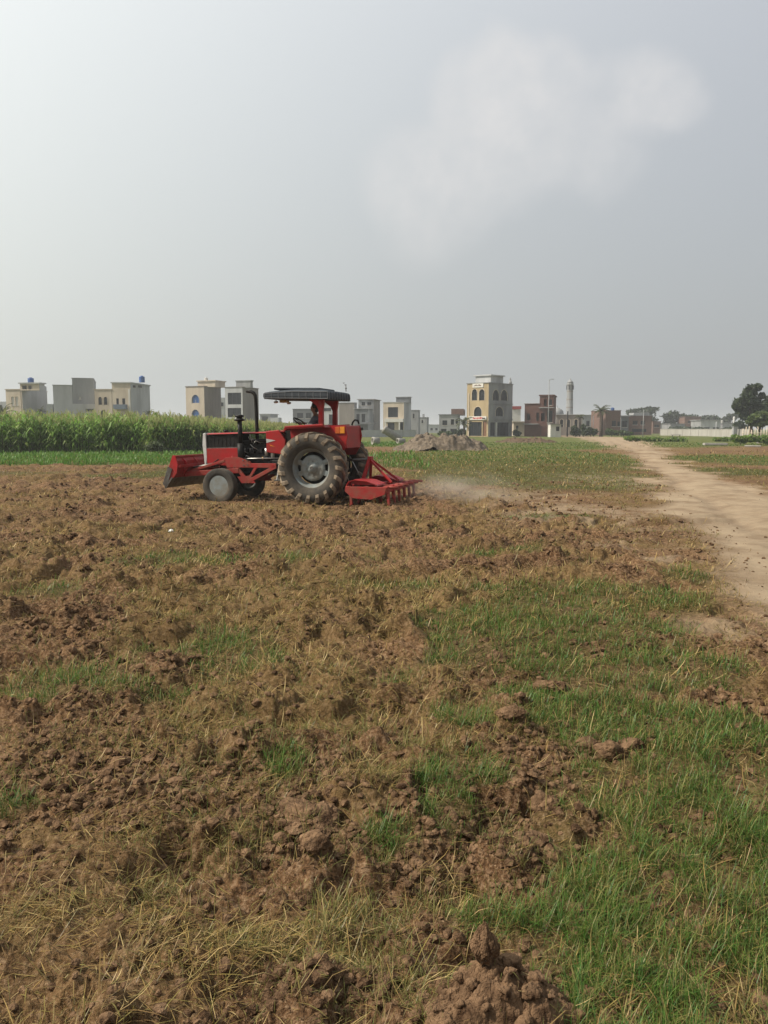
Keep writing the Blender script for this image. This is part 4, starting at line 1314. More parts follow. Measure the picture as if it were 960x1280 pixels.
class House:
    """a house from photograph measures: every block has a corner edge at column xc, a front running left to x0 and a side running right to x1"""
    def __init__(s, name, label, xc, Y, phi, cat='house', group='houses along the far edge of the fields', py=530):
        p = at(xc, py, Y)
        s.c = Vector((p.x, p.y, 0)); s.phi = -R(phi)
        s.z0 = gz(p.x, p.y) - .15
        s.root = empty(name, (p.x, p.y, s.z0), s.phi, label, cat, group)
        s.u = Vector((math.cos(s.phi), math.sin(s.phi), 0))      # local +x
        s.v = Vector((-math.sin(s.phi), math.cos(s.phi), 0))     # local +y (away)

    def loc(s, P):
        d = P - s.c
        return Vector((d.dot(s.u), d.dot(s.v), P.z - s.z0))

    def hit_front(s, px, py, y=0.0):
        """pixel onto the plane local y = const, returns local x,z"""
        d = ray(px, py); o = Vector((0, 0, CAM_H))
        n = s.v
        t = ((s.c + s.v * y) - o).dot(n) / d.dot(n)
        q = s.loc(o + d * t); return q.x, q.z

    def hit_side(s, px, py, x=0.0):
        d = ray(px, py); o = Vector((0, 0, CAM_H))
        n = s.u
        t = ((s.c + s.u * x) - o).dot(n) / d.dot(n)
        q = s.loc(o + d * t); return q.y, q.z

    def block(s, x0, xc, x1, ytop, mf, ms=None, fo=(), so=(), ybot=None, y=0.0, depth=None, parapet=.0, cap=None, name='wall', slab=None, capm=None):
        """walls with real openings. fo/so: openings (xa, ya, xb, yb, kind) in photograph measures; kind: pane, arch, blue, bluearch, open, door, shutter, glass"""
        ms = ms or mf
        yt = ytop
        xa, z1 = s.hit_front(x0, yt + 3, y)
        xb, _ = s.hit_front(xc, yt + 3, y)
        z1 = s.hit_front(xc, yt, y)[1]
        z0 = 0.0 if ybot is None else s.hit_front(xc, ybot, y)[1]
        d = depth or 7.0
        if x1 is not None and x1 > xc + .4:
            d = s.hit_side(x1, yt + 3, xb)[0] - y
            if not (1.0 < d < 30): d = depth or 8.0
        FO = []
        for o in fo:
            a = s.hit_front(o[0], o[1], y); b = s.hit_front(o[2], o[3], y)
            FO.append((max(a[0], xa + .08), max(b[1], z0 + .02), min(b[0], xb - .08), min(a[1], z1 - .08), o[4]))
        SO = []
        for o in so:
            a = s.hit_side(o[0], o[1], xb); b = s.hit_side(o[2], o[3], xb)
            SO.append((max(a[0], y + .08), max(b[1], z0 + .02), min(b[0], y + d - .08), min(a[1], z1 - .08), o[4]))
        bf, bs = MB(), MB()
        # front plane y=const, outward -y ; side plane x=xb outward +x ; the two hidden sides
        s.wall(bf, Vector((xa, y, 0)), Vector((1, 0, 0)), Vector((0, 1, 0)), xa, xb, z0, z1, FO, y)
        s.wall(bs, Vector((xb, 0, 0)), Vector((0, 1, 0)), Vector((-1, 0, 0)), y, y + d, z0, z1, SO, None)
        s.wall(bs, Vector((xa, 0, 0)), Vector((0, 1, 0)), Vector((1, 0, 0)), y, y + d, z0, z1, [], None)
        s.wall(bs, Vector((0, y + d, 0)), Vector((1, 0, 0)), Vector((0, -1, 0)), xa, xb, z0, z1, [], None)
        if parapet: pass
        bs.face([(xa, y, z1 - .25), (xb, y, z1 - .25), (xb, y + d, z1 - .25), (xa, y + d, z1 - .25)])
        if ybot is not None: bs.face([(xa, y, z0), (xb, y, z0), (xb, y + d, z0), (xa, y + d, z0)])
        bf.build('front_wall' if name == 'wall' else name, mf, s.root, False)
        bs.build('side_wall' if name == 'wall' else name, ms, s.root, False)
        if cap:
            b = MB(); e = cap
            for (p0, p1) in (((xa - e, y - e), (xb + e, y + .16)), ((xa - e, y + d - .16), (xb + e, y + d + e)), ((xa - e, y + .16), (xa + .16, y + d - .16)), ((xb - .16, y + .16), (xb + e, y + d - .16))):
                b.box(((p0[0] + p1[0]) / 2, (p0[1] + p1[1]) / 2, z1 + .062), (p1[0] - p0[0], p1[1] - p0[1], .12))
            b.build('parapet_cap', capm or ms, s.root)
        if slab:
            e = slab
            MB().box(((xa + xb) / 2, y + d / 2, z1 + .112), (xb - xa + 2 * e, d + 2 * e, .22)).build('roof_slab', capm or ms, s.root)
        return xa, xb, y, y + d, z0, z1

    def wall(s, b, O, ud, inn, u0, u1, z0, z1, ops, yfront):
        """one wall plane with the openings cut out, reveals, and a window in each"""
        def P(u, z, dd=0.0):
            p = Vector((O.x, O.y, 0))
            if abs(ud.x) > .5: p.x = u
            else: p.y = u
            p = p + inn * dd
            return (p.x, p.y, z)
        us = sorted({u0, u1} | {o[0] for o in ops} | {o[2] for o in ops})
        zs = sorted({z0, z1} | {o[1] for o in ops} | {o[3] for o in ops})
        for i in range(len(us) - 1):
            for j in range(len(zs) - 1):
                uc, zc = (us[i] + us[i + 1]) / 2, (zs[j] + zs[j + 1]) / 2
                if any(o[0] < uc < o[2] and o[1] < zc < o[3] for o in ops): continue
                b.face([P(us[i], zs[j]), P(us[i + 1], zs[j]), P(us[i + 1], zs[j + 1]), P(us[i], zs[j + 1])])
        for a0, b0, a1, b1, kind in ops:
            if a1 - a0 < .1 or b1 - b0 < .1: continue
            dd = .22 if kind != 'open' else .3
            arch = 'arch' in kind
            rad = (a1 - a0) / 2
            rise = min(rad * 1.15, (b1 - b0) * .6)
            if arch:
                am = (a0 + a1) / 2; zb = b1 - rise
                pts = [(am - rad * math.cos(t), zb + rise * math.sin(t)) for t in [k * math.pi / 10 for k in range(11)]]
                for k in range(10):
                    (p0, q0), (p1, q1) = pts[k], pts[k + 1]
                    b.face([P(p0, q0), P(p1, q1), P(p1, b1), P(p0, b1)])
                    b.face([P(p0, q0), P(p1, q1), P(p1, q1, dd), P(p0, q0, dd)])
                top = pts
            else:
                zb = b1
                b.face([P(a0, b1), P(a1, b1), P(a1, b1, dd), P(a0, b1, dd)])
            b.face([P(a0, b0), P(a1, b0), P(a1, b0, dd), P(a0, b0, dd)])
            for a in (a0, a1): b.face([P(a, b0), P(a, zb), P(a, zb, dd), P(a, b0, dd)])
            if kind == 'open': continue
            # the window or door in the opening
            fr = MB(); t = min(.07, (a1 - a0) * .08)
            def bx(ua, za, ub, zb_, d0, d1):
                c = [P(ua, za, d0), P(ub, zb_, d1)]
                lo = [min(c[0][q], c[1][q]) for q in range(3)]; hi = [max(c[0][q], c[1][q]) for q in range(3)]
                fr.box([(lo[q] + hi[q]) / 2 for q in range(3)], [max(hi[q] - lo[q], .004) for q in range(3)])
            d0, d1 = .10, .155
            door = kind in ('door', 'shutter')
            bx(a0 + .003, b0 + .003, a0 + t, zb, d0, d1); bx(a1 - t, b0 + .003, a1 - .003, zb, d0, d1)
            bx(a0 + t, b0 + .003, a1 - t, b0 + t, d0, d1)
            if not arch: bx(a0 + t, b1 - t, a1 - t, b1 - .003, d0, d1)
            if not door and a1 - a0 > .9:
                nm = max(1, int((a1 - a0) / 1.3))
                for k in range(nm):
                    m_ = a0 + (a1 - a0) * (k + 1) / (nm + 1)
                    bx(m_ - t * .4, b0 + t, m_ + t * .4, b1 - t if not arch else zb, d0 + .003, d1 - .003)
            pale = 'pale' in kind
            f = fr.build('door' if door else 'window', M_CFRAME if ('blue' in kind or pale) else (M_WOOD if kind == 'door' else M_FRAME), s.root)
            pn = MB()
            pm = M_SIGNW if kind == 'pale' else M_BPANE if 'blue' in kind else (M_WOOD if kind == 'door' else (M_SHUT if kind == 'shutter' else M_PANE_VOID))
            if arch: pn.face([P(a0 + .01, b0 + .01, .17)] + [P(u, z, .17) for u, z in pts] + [P(a1 - .01, b0 + .01, .17)])
            else: pn.face([P(a0 + .005, b0 + .005, .17), P(a0 + .005, b1 - .005, .17), P(a1 - .005, b1 - .005, .17), P(a1 - .005, b0 + .005, .17)])
            pn.build('door_leaf' if door else 'pane', pm, f, False)
            if 'arch' in kind and 'blue' not in kind or kind == 'bluearch':
                # moulded surround standing proud of the wall
                sr = MB(); q = .10
                op = [(am_ , z_) for am_, z_ in ([(a0, b0)] + top + [(a1, b0)])]
                cx_, cz_ = (a0 + a1) / 2, zb
                outp = [(u + (q if u > cx_ + .01 else -q if u < cx_ - .01 else 0) * (1 if z_ <= zb + .01 else abs(u - cx_) / rad), z_ + (q * max(0, (z_ - zb)) / max(rise, .01))) for u, z_ in op]
                for k in range(len(op) - 1):
                    A = [P(*op[k], -.05), P(*op[k + 1], -.05), P(*outp[k + 1], -.05), P(*outp[k], -.05)]
                    sr.face(A)
                    sr.face([P(*outp[k], -.05), P(*outp[k + 1], -.05), P(*outp[k + 1], 0), P(*outp[k], 0)])
                    sr.face([P(*op[k], -.05), P(*op[k + 1], -.05), P(*op[k + 1], 0), P(*op[k], 0)])
                sr.build('surround', M_CFRAME if 'blue' in kind or pale else M_CREAM, f, False)
            elif not door and kind != 'glass' and a1 - a0 < 3:
                sr = MB()
                c0 = P(a0 - .08, b0 - .09, -.07); c1 = P(a1 + .08, b0 - .003, .09)
                sr.box([(c0[q] + c1[q]) / 2 for q in range(3)], [max(abs(c1[q] - c0[q]), .004) for q in range(3)])
                sr.build('sill', M_CFRAME, f)


def tank(px0, px1, y0, y1, Y, label, mt=None):
    """plastic roof tank with ribs, neck and lid on a house roof"""
    a, b = at(px0, y1, Y), at(px1, y0, Y)
    r = (b.x - a.x) / 2; h = b.z - a.z
    o = empty('water_tank', ((a.x + b.x) / 2, Y, a.z), 0, label, 'water tank', 'roof tanks')
    prof = [(r * .96, 0)]
    for k in range(5):
        z = h * .86 * (k + .15) / 5
        prof += [(r, z), (r, z + h * .10), (r * .95, z + h * .125), (r * .95, z + h * .15)]
    prof += [(r * .92, h * .86), (r * .45, h * .93), (r * .42, h * .94)]
    MB().lathe(prof, 'Z', n=24).build('tank_body', mt or M_BTANK, o)
    MB().lathe([(r * .46, h * .93), (r * .46, h), (0, h * 1.01)], 'Z', n=20).build('lid', mt or M_BTANK, o)
    return o


LH = 'houses along the far edge of the fields'
# 1: low cream house with taller pale grey block, far left
h = House('house', 'cream and pale grey house at the far left, blue tank on its tall block', 27, 150, 8)
h.block(7, 25.5, None, 487, M_CREAM, M_CREAM, [(14, 496, 18, 507, 'pale'), (19, 496, 23, 507, 'pale')], depth=9, cap=.12)
h.block(26, 27, 58, 480, M_CREAM, M_LGREY, depth=9)
h.block(25, 49, None, 479.5, M_CREAM, M_LGREY, [(27.5, 482, 33.5, 486.5, 'open'), (35, 482, 39.5, 486.5, 'open')], ybot=488, y=-.35, depth=1.8, slab=.25)
tank(35, 42, 471.8, 479.5, 152.5, 'blue water tank on the cream and pale grey house at the far left')
# 2: raw grey concrete house
h = House('house', 'unfinished plain grey concrete house with stepped roof between two cream houses', 90, 152, -19)
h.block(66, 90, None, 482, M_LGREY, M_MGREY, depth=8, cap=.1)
h.block(90, 117, 119.5, 473.5, M_MGREY, M_MGREY, [(98.5, 496, 101.5, 499.5, 'pale')], depth=8, cap=.08)
h.block(58, 66, None, 505, M_LGREY, M_LGREY, depth=7)
h.block(91, 119, None, 505, M_LGREY, M_LGREY, [(107, 511, 117, 514.5, 'pane')], y=-1.2, depth=1.19)
b = MB().tube([(0, 0, 0), (0, 0, .9)], .05, 6).box((0, 0, .95), (.3, .3, .25), bevel=.05)
# 3: cream house with arches and a balcony
h = House('house', 'cream house with dark arched windows, small balcony and grey side wall', 163, 150, 4)
h.block(118, 139.5, None, 487, M_CREAM, M_CREAM, [(122.8, 496, 127.6, 506, 'arch'), (129.6, 496, 134.4, 506, 'arch'), (125.8, 512.5, 132.4, 524, 'arch')], depth=9, cap=.1)
h.block(139.7, 163, 187, 479, M_CREAM, M_LGREY, [(145.2, 498, 148.6, 505.5, 'pane'), (152.6, 498, 156.6, 505.5, 'pane')], [(166, 481, 170, 485, 'pane'), (172.5, 481, 177.5, 485, 'pane')], depth=9, slab=.18)
xa = h.hit_front(144, 507)[0]; xb = h.hit_front(159.5, 507)[0]; zz = h.hit_front(150, 511.5)[1]
b = MB().box(((xa + xb) / 2, -.5, zz + .06), (xb - xa, 1.0, .12)).box(((xa + xb) / 2, -.97, zz + .5), (xb - xa, .05, .76)).box((xa + .03, -.5, zz + .5), (.05, .9, .76)).box((xb - .03, -.5, zz + .5), (.05, .9, .76))
b.build('balcony', M_BALC, h.root)
xa = h.hit_front(162, 500)[0]
MB().box((xa, -.06, h.hit_front(162, 508)[1] * .5 + 3.2), (.35, .13, 6.2)).build('pilaster', M_WPL, h.root)
tank(174, 180.8, 469.8, 478.0, 153.5, 'blue water tank on the cream house with dark arched windows')
# 4: narrow cream house with two blue arched windows
h = House('house', 'narrow cream house with two blue arched windows, grey side wall', 255, 168, 20)
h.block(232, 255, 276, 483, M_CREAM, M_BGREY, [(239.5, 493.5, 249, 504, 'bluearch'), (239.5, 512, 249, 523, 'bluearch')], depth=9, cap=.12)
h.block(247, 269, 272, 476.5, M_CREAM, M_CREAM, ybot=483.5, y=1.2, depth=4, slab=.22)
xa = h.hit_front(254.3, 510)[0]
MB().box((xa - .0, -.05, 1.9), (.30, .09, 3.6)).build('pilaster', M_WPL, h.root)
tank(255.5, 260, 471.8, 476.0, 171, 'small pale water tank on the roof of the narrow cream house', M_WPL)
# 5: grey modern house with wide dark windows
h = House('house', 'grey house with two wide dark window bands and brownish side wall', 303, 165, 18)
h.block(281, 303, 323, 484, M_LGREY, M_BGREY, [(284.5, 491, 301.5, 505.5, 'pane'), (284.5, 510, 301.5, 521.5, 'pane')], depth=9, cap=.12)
h.block(295, 313, 316, 476.5, M_MGREY, M_MGREY, ybot=484.5, y=1.0, depth=4, slab=.12)
h = House('house', 'thin pale grey house seen in the gap between two taller houses', 280.5, 205, 0)
h.block(272, 280.5, None, 497, M_LGREY, M_LGREY, [(275, 503, 279.5, 508, 'pane')], depth=8)
# 6: faint low house behind
h = House('house', 'low faint grey house with open upper frame beyond the crop', 345, 290, 10)
h.block(325, 338, None, 518, M_MGREY, M_MGREY, [(327, 520.5, 335, 526, 'open')], depth=9, slab=.4)
h.block(338, 348, 352, 522, M_LGREY, M_LGREY, depth=7)
# 7: houses seen under the canopy
h = House('house', 'dark grey house with wide upper windows seen under the canopy front', 392, 215, 8)
h.block(366, 392, None, 511.5, M_DGREY, M_DGREY, [(371, 516, 379, 523, 'pane'), (382, 516, 389, 523, 'pane'), (369, 528, 389, 535, 'pane')], depth=9, cap=.15)
h = House('house', 'pale grey tall house seen behind the red canopy posts', 424, 205, 10)
h.block(391, 424, None, 503.5, M_LGREY, M_MGREY, [(396, 517, 402, 530, 'pane'), (405, 510, 414, 514, 'pane'), (411, 518, 417, 530, 'pane')], depth=9, cap=.2, y=0)
h = House('house', 'light brown plastered house right of the red canopy posts', 443, 200, 12)
h.block(424, 443, 446, 503.5, M_BGREY, M_MGREY, [], depth=9, cap=.12)
h = House('house', 'dark grey modern house with flat framed balcony and taller rear block', 466, 195, 12)
h.block(443, 460, 466, 511, M_DGREY, M_MGREY, [(445.5, 517.5, 449.5, 527.5, 'glass'), (452, 517.5, 456.5, 527.5, 'glass')], depth=6, cap=.3)
h.block(448, 467, 475, 499.5, M_MGREY, M_BGREY, [(452, 502.5, 456.5, 507, 'pane'), (459, 502.5, 464, 507, 'pane')], y=6.2, depth=7, cap=.35)
xa = h.hit_front(447, 530)[0]; xb = h.hit_front(470, 530)[0]
MB().box(((xa + xb) / 2, -.8, h.hit_front(455, 529.5)[1]), (xb - xa, 1.5, .3)).build('balcony', M_DGREY, h.root)
# 8: cream house with porch and tall rear block
h = House('house', 'cream house with a panelled window over a dark porch, dark tower behind', 505, 185, 14)
h.block(479, 505, 514, 503, M_CREAM, M_LGREY, [(485, 509, 497.5, 521.5, 'pane'), (484.5, 528.5, 493, 537.5, 'pane'), (499, 526, 504, 539, 'pane')], depth=8, cap=.12)
h.block(495, 512, 514, 496.5, M_DGREY, M_MGREY, ybot=503.4, y=2.5, depth=5, cap=.2)
xa = h.hit_front(482, 525)[0]; xb = h.hit_front(505, 525)[0]; z_ = h.hit_front(495, 525.5)[1]
b = MB().box(((xa + xb) / 2, -.6, z_), (xb - xa, 1.18, .8)).box((xa + .2, -1.0, z_ / 2 - .2), (.3, .3, z_ - .4)).box((xb - .9, -1.0, z_ / 2 - .2), (.3, .3, z_ - .4))
b.build('porch', M_WPL, h.root)
h = House('house', 'plain grey block of a house directly right of the cream porch house', 523, 200, 10)
h.block(513.5, 523, 525, 513, M_MGREY, M_MGREY, [(516, 517, 518, 523, 'pane')], depth=8, cap=.1)
h = House('house', 'low grey house with a small turret, right end of the middle row', 535, 215, 10)
h.block(524, 533.5, 536, 522, M_MGREY, M_MGREY, [(527, 525, 529, 529, 'pane')], depth=8, cap=.1)
h.block(528, 530, None, 517.5, M_MGREY, M_MGREY, ybot=522.2, depth=1.2, y=1)
# 9: grey house left of the yellow one
h = House('house', 'low grey house with a small brick room on its roof', 575, 175, 8)
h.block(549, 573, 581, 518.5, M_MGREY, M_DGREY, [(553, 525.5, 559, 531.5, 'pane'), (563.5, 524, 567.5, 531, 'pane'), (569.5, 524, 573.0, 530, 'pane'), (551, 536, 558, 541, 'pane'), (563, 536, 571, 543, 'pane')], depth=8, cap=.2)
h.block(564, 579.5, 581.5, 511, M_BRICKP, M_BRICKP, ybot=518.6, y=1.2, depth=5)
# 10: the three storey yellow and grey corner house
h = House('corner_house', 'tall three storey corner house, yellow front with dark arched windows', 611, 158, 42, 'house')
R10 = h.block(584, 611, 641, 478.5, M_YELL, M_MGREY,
        [(590, 486.5, 596.4, 500.5, 'arch'), (599, 486.5, 605.6, 500.5, 'arch'), (592.6, 508.5, 602, 520.5, 'arch'), (586.5, 527.5, 602, 545, 'glass'), (603.4, 526.5, 608, 545, 'door')],
        [(616, 487, 623.6, 501, 'arch'), (626.2, 487, 634, 501, 'arch'), (619.4, 508.5, 629, 520.5, 'arch'), (613, 528, 618.5, 545, 'glass'), (621, 528, 635.6, 545, 'glass')], cap=.16)
xa, xb, y0, y1, z0, z1 = R10
h.block(594.5, 613.5, 629, 469.5, M_LGREY, M_LGREY, ybot=478.8, y=1.5, depth=4, slab=.3)
b = MB()
for z_ in (h.hit_front(611, 504)[1], h.hit_front(611, 524)[1]):
    b.box((xb + .07, (y0 + y1) / 2, z_), (.12, y1 - y0, .22))
b.build('cornice', M_MGREY, h.root)
sg = MB().box(((h.hit_front(591, 482)[0] + h.hit_front(604.5, 482)[0]) / 2, -.07, h.hit_front(598, 481.8)[1]), (h.hit_front(604.5, 482)[0] - h.hit_front(591, 482)[0], .1, .85), bevel=.02).build('sign_board', M_SIGNW, h.root)
b = MB(); xs0 = h.hit_front(592.5, 482)[0]; xs1 = h.hit_front(603, 482)[0]; zc = h.hit_front(598, 481.8)[1]
rs = random.Random(4)
x_ = xs0
while x_ < xs1 - .2:
    w_ = .1 + .22 * rs.random(); b.box((x_ + w_ / 2, -.130, zc + .12 * (rs.random() - .5)), (w_, .015, .10 + .22 * rs.random())); x_ += w_ + .07
b.build('lettering', M_BRICK, sg)
xs0, xs1 = h.hit_front(587, 522)[0], h.hit_front(608.5, 522)[0]; zc = h.hit_front(598, 522.6)[1]
sg = MB().box(((xs0 + xs1) / 2, -.14, zc), (xs1 - xs0, .12, .72)).build('shop_sign', M_SIGNW, h.root)
b = MB(); x_ = xs0 + (xs1 - xs0) * .22
while x_ < xs1 - (xs1 - xs0) * .22:
    w_ = .12 + .25 * rs.random(); b.box((x_ + w_ / 2, -.206, zc + .1 * (rs.random() - .5)), (w_, .015, .18 + .2 * rs.random())); x_ += w_ + .06
b.build('lettering', M_SIGNR, sg)
for x_ in (h.hit_front(586.5, 522)[0], h.hit_front(606.5, 522)[0]):
    b = MB().box((x_, -.62, zc - .1), (.5, .35, .3), bevel=.05).bar((x_, -.45, zc), (x_, -.02, zc), .08, .08)
    b.build('sign_lamp', M_FRAME, h.root)
MB().box((h.hit_front(585.3, 520)[0] + .15, -.05, 4.6), (.22, .1, 9.0)).build('pilaster', M_CREAM, h.root)
ys = h.hit_side(619.7, 536, xb)[0]
MB().box((xb + .14, ys, h.hit_side(619.7, 528, xb)[1] / 2), (.25, .35, h.hit_side(619.7, 528, xb)[1])).build('shop_column', M_WPL, h.root)
ys = y1 - .5
MB().lathe([(.32, 0), (.30, .5), (.12, .62), (.22, .9), (.05, 1.35), (0, 1.5)], 'Z', (xb - .3, ys, z1 + .122), 12).build('finial', M_MGREY, h.root)
# 11: pale wall and roof with a red band behind
h = House('house', 'small whitish house with a red roof band right behind the corner house', 651, 195, 0)
h.block(640, 651, None, 510.5, M_WPL, M_LGREY, [], depth=7)
MB().box(((h.hit_front(640, 510)[0] + h.hit_front(651.5, 510)[0]) / 2, 3.4, h.hit_front(646, 509.6)[1]), (h.hit_front(651.5, 510)[0] - h.hit_front(640, 510)[0], 7.2, .75)).build('roof', M_REDT, h.root)
h = House('house', 'low cream walled house between the corner house and the brick shell', 656, 172, 0)
h.block(642, 657, None, 528, M_CREAM, M_CREAM, [(645, 532, 648, 536, 'pane')], depth=6, slab=.3)
# 12: brick shell
h = House('brick_house', 'unfinished red brick house shell with open upper rooms and red gate', 675, 160, 16)
h.block(656, 674.5, None, 505, M_BRICK, M_BRICK, [(659, 517, 662.5, 525, 'open'), (670.5, 516, 674, 526, 'open')], depth=8, cap=.12)
h.block(674.7, 692, 695.3, 494.6, M_BRICK, M_BRICK, [(680, 499, 683.4, 507.5, 'open'), (685.5, 499, 690, 506.5, 'pane'), (676.5, 516.5, 681, 526.5, 'open'), (684, 513, 690.5, 528, 'pane'), (676, 533.5, 682.5, 545.5, 'shutter')], depth=8, slab=.18)
xa = h.hit_front(674, 510)[0]; xb = h.hit_front(693, 510)[0]
MB().box(((xa + xb) / 2, -.35, h.hit_front(684, 509.6)[1]), (xb - xa, .7, .18)).build('balcony', M_MGREY, h.root)
MB().box((h.hit_front(664, 530)[0], -.5, h.hit_front(664, 530)[1]), (3.2, 1.0, .14)).build('canopy_slab', M_MGREY, h.root)
# 13: mosque with its dome and minaret
h = House('mosque', 'low grey mosque with a small dome, beneath the tall minaret', 728, 185, 6, 'mosque')
q = h.block(695, 728, None, 518.5, M_BGREY, M_LGREY, [(700, 524, 704, 534, 'arch'), (708.5, 524, 712.5, 534, 'arch'), (718, 524, 722, 534, 'arch')], depth=10, cap=.25)
dx = h.hit_front(698.5, 515)[0]; z_ = q[5]
MB().lathe([(1.55, -.25), (1.55, .1), (1.62, .35), (1.5, .9), (1.1, 1.4), (.5, 1.72), (.12, 1.85), (.06, 2.2), (0, 2.4)], 'Z', (dx, 3.5, z_), 24).build('dome', M_MGREY, h.root)
p = at(719.3, 519, 183)
mi = empty('minaret', (p.x, 183 + 6, 0), 0, 'tall pale grey minaret with pointed cap above the low mosque', 'minaret')
sc = (183 + 6) / 960.0
zt = lambda py: at(719, py, 189).z
MB().lathe([(4.6 * sc, 0), (4.6 * sc, zt(519)), (4.4 * sc, zt(518.8)), (3.7 * sc, zt(482)), (4.35 * sc, zt(481)), (4.35 * sc, zt(479.8)), (3.9 * sc, zt(479.6)), (3.8 * sc, zt(478.5))], 'Z', n=12, smooth=False).build('shaft', M_MGREY, mi)
MB().lathe([(4.0 * sc, zt(478.4)), (3.1 * sc, zt(477.0)), (1.7 * sc, zt(475.2)), (.6 * sc, zt(473.8)), (.25 * sc, zt(472.6)), (0, zt(472))], 'Z', n=12).build('cap', M_MGREY, mi)
for q_ in (510, 500, 490): MB().lathe([((3.70 + (q_ - 482) * .0190) * sc, zt(q_)), ((3.86 + (q_ - 482) * .0190) * sc, zt(q_) + .1), ((3.70 + (q_ - 482) * .0190) * sc, zt(q_) + .25)], 'Z', n=12, smooth=False, cap=False).build('band', M_BGREY, mi)
for k in range(6):
    a = k * math.pi / 3
    MB().box((math.cos(a) * 3.72 * sc, math.sin(a) * 3.72 * sc, zt(484.5)), (.28, .28, 1.0), (0, 0, a)).build('niche', M_FRAME, mi)
# 14: right hand row
h = House('house', 'grey green house behind the tall palm, right of the mosque', 752, 215, 0)
h.block(728, 756, None, 519, M_MGREY, M_MGREY, [(733, 526, 737, 533, 'pane'), (742, 526, 746, 533, 'pane')], depth=9, cap=.2)
h = House('house', 'brick house with pink front edge and blue roof tank right of the palm', 760, 190, -10)
h.block(757, 776, None, 513.5, M_BRICKP, M_BRICKP, [(765, 526, 770, 533, 'pane'), (772, 527, 775, 533, 'pane')], depth=8, cap=.1)
tank(763.5, 768, 509.5, 513.2, 193, 'dark blue water tank on the brick house right of the palm')
h = House('house', 'small bluish house with a dark upper opening beside the brick house', 786, 200, 0)
h.block(776, 786, None, 520.5, M_DGREY, M_MGREY, [(777.5, 526, 784, 534, 'pane')], depth=7, slab=.3)
h = House('house', 'wide plain grey house with flat roof at the end of the right hand row', 815, 205, 0)
h.block(785.5, 815, None, 519.5, M_BRICKP, M_MGREY, [(791, 526, 797, 531, 'pane'), (801, 526, 806, 531, 'pane'), (790, 536, 808, 540, 'pane')], depth=8, cap=.2)
h.block(792, 812, None, 516, M_MGREY, M_MGREY, ybot=519.4, y=3, depth=4)
h = House('house', 'brownish hazy block of flats among dark distant trees', 876, 290, 6)
h.block(856, 876, 878, 521, M_BRICKP, M_BRICKP, [(860, 526, 863, 529, 'pane'), (868, 526, 871, 529, 'pane')], depth=10, cap=.2)
h = House('house', 'hazy pale house with a dark ground floor behind the long white wall', 900, 280, 0)
h.block(876, 901, None, 525.5, M_LGREY, M_MGREY, [(880, 534, 887, 538, 'pane'), (891, 534, 899, 538, 'pane')], depth=9, slab=.4)
h = House('house', 'hazy grey house with a white roof tank left of the large tree', 928, 290, 0)
h.block(903, 929, None, 529.5, M_LGREY, M_MGREY, [(906, 534, 912, 538, 'pane'), (918, 533, 923, 537, 'pane')], depth=9, slab=.3)
tank(900.6, 904.2, 525.2, 528.6, 285, 'white water tank on the hazy house behind the long white wall', M_WPL)
tank(916, 919, 520.5, 528.4, 293, 'tall white water tank on the hazy grey house left of the large tree', M_WPL)
h = House('house', 'faint distant house showing at the far left edge behind the palm', 8, 240, 0)
h.block(-6, 8, None, 502, M_LGREY, M_LGREY, [(-2, 506, 3, 512, 'pane')], depth=8)

for (x0_, x1_, yt_, Y_, lab_, m1_) in ((818, 834, 531, 300, 'hazy low pale house left of the flat topped hazy tree', M_LGREY), (902, 913, 527.5, 330, 'hazy tall narrow grey house left of the large tree', M_MGREY),
        (700, 716, 524, 260, 'hazy plain house half hidden behind the mosque', M_LGREY), (816, 826, 527, 260, 'hazy brick house beside the end of the right hand row', M_BRICKP), (838, 856, 530, 260, 'hazy long grey house under the flat topped hazy tree', M_MGREY), (536, 549, 531, 300, 'hazy small house in the gap left of the low grey house', M_LGREY)):
    h = House('house', lab_, x1_, Y_, 0)
    h.block(x0_, x1_, None, yt_, m1_, m1_, [(x0_ + 2, yt_ + 4, x0_ + 5, yt_ + 7, 'pane'), (x1_ - 5, yt_ + 4, x1_ - 2, yt_ + 7, 'pane')], depth=8, cap=.2)

# kiosk
p0, p1 = at(686, 546, 150), at(700, 530.5, 150)
kx = (p0.x + p1.x) / 2; kw = p1.x - p0.x; kh = p1.z - gz(kx, 150)
ki = empty('kiosk', (kx, 150, gz(kx, 150)), R(6), 'small white kiosk with a dark hatch in front of the red brick shell', 'kiosk')
MB().box((0, 0, kh / 2), (kw, 1.6, kh), bevel=.03).build('wall', M_WPL, ki)
MB().box((.1, -.1, kh + .05), (kw + .5, 2.2, .1), (0, .03, 0)).build('roof', M_MGREY, ki)
MB().box((kw * .18, -.805, kh * .66), (.62, .03, .85)).build('hatch', M_PANE_VOID, ki)

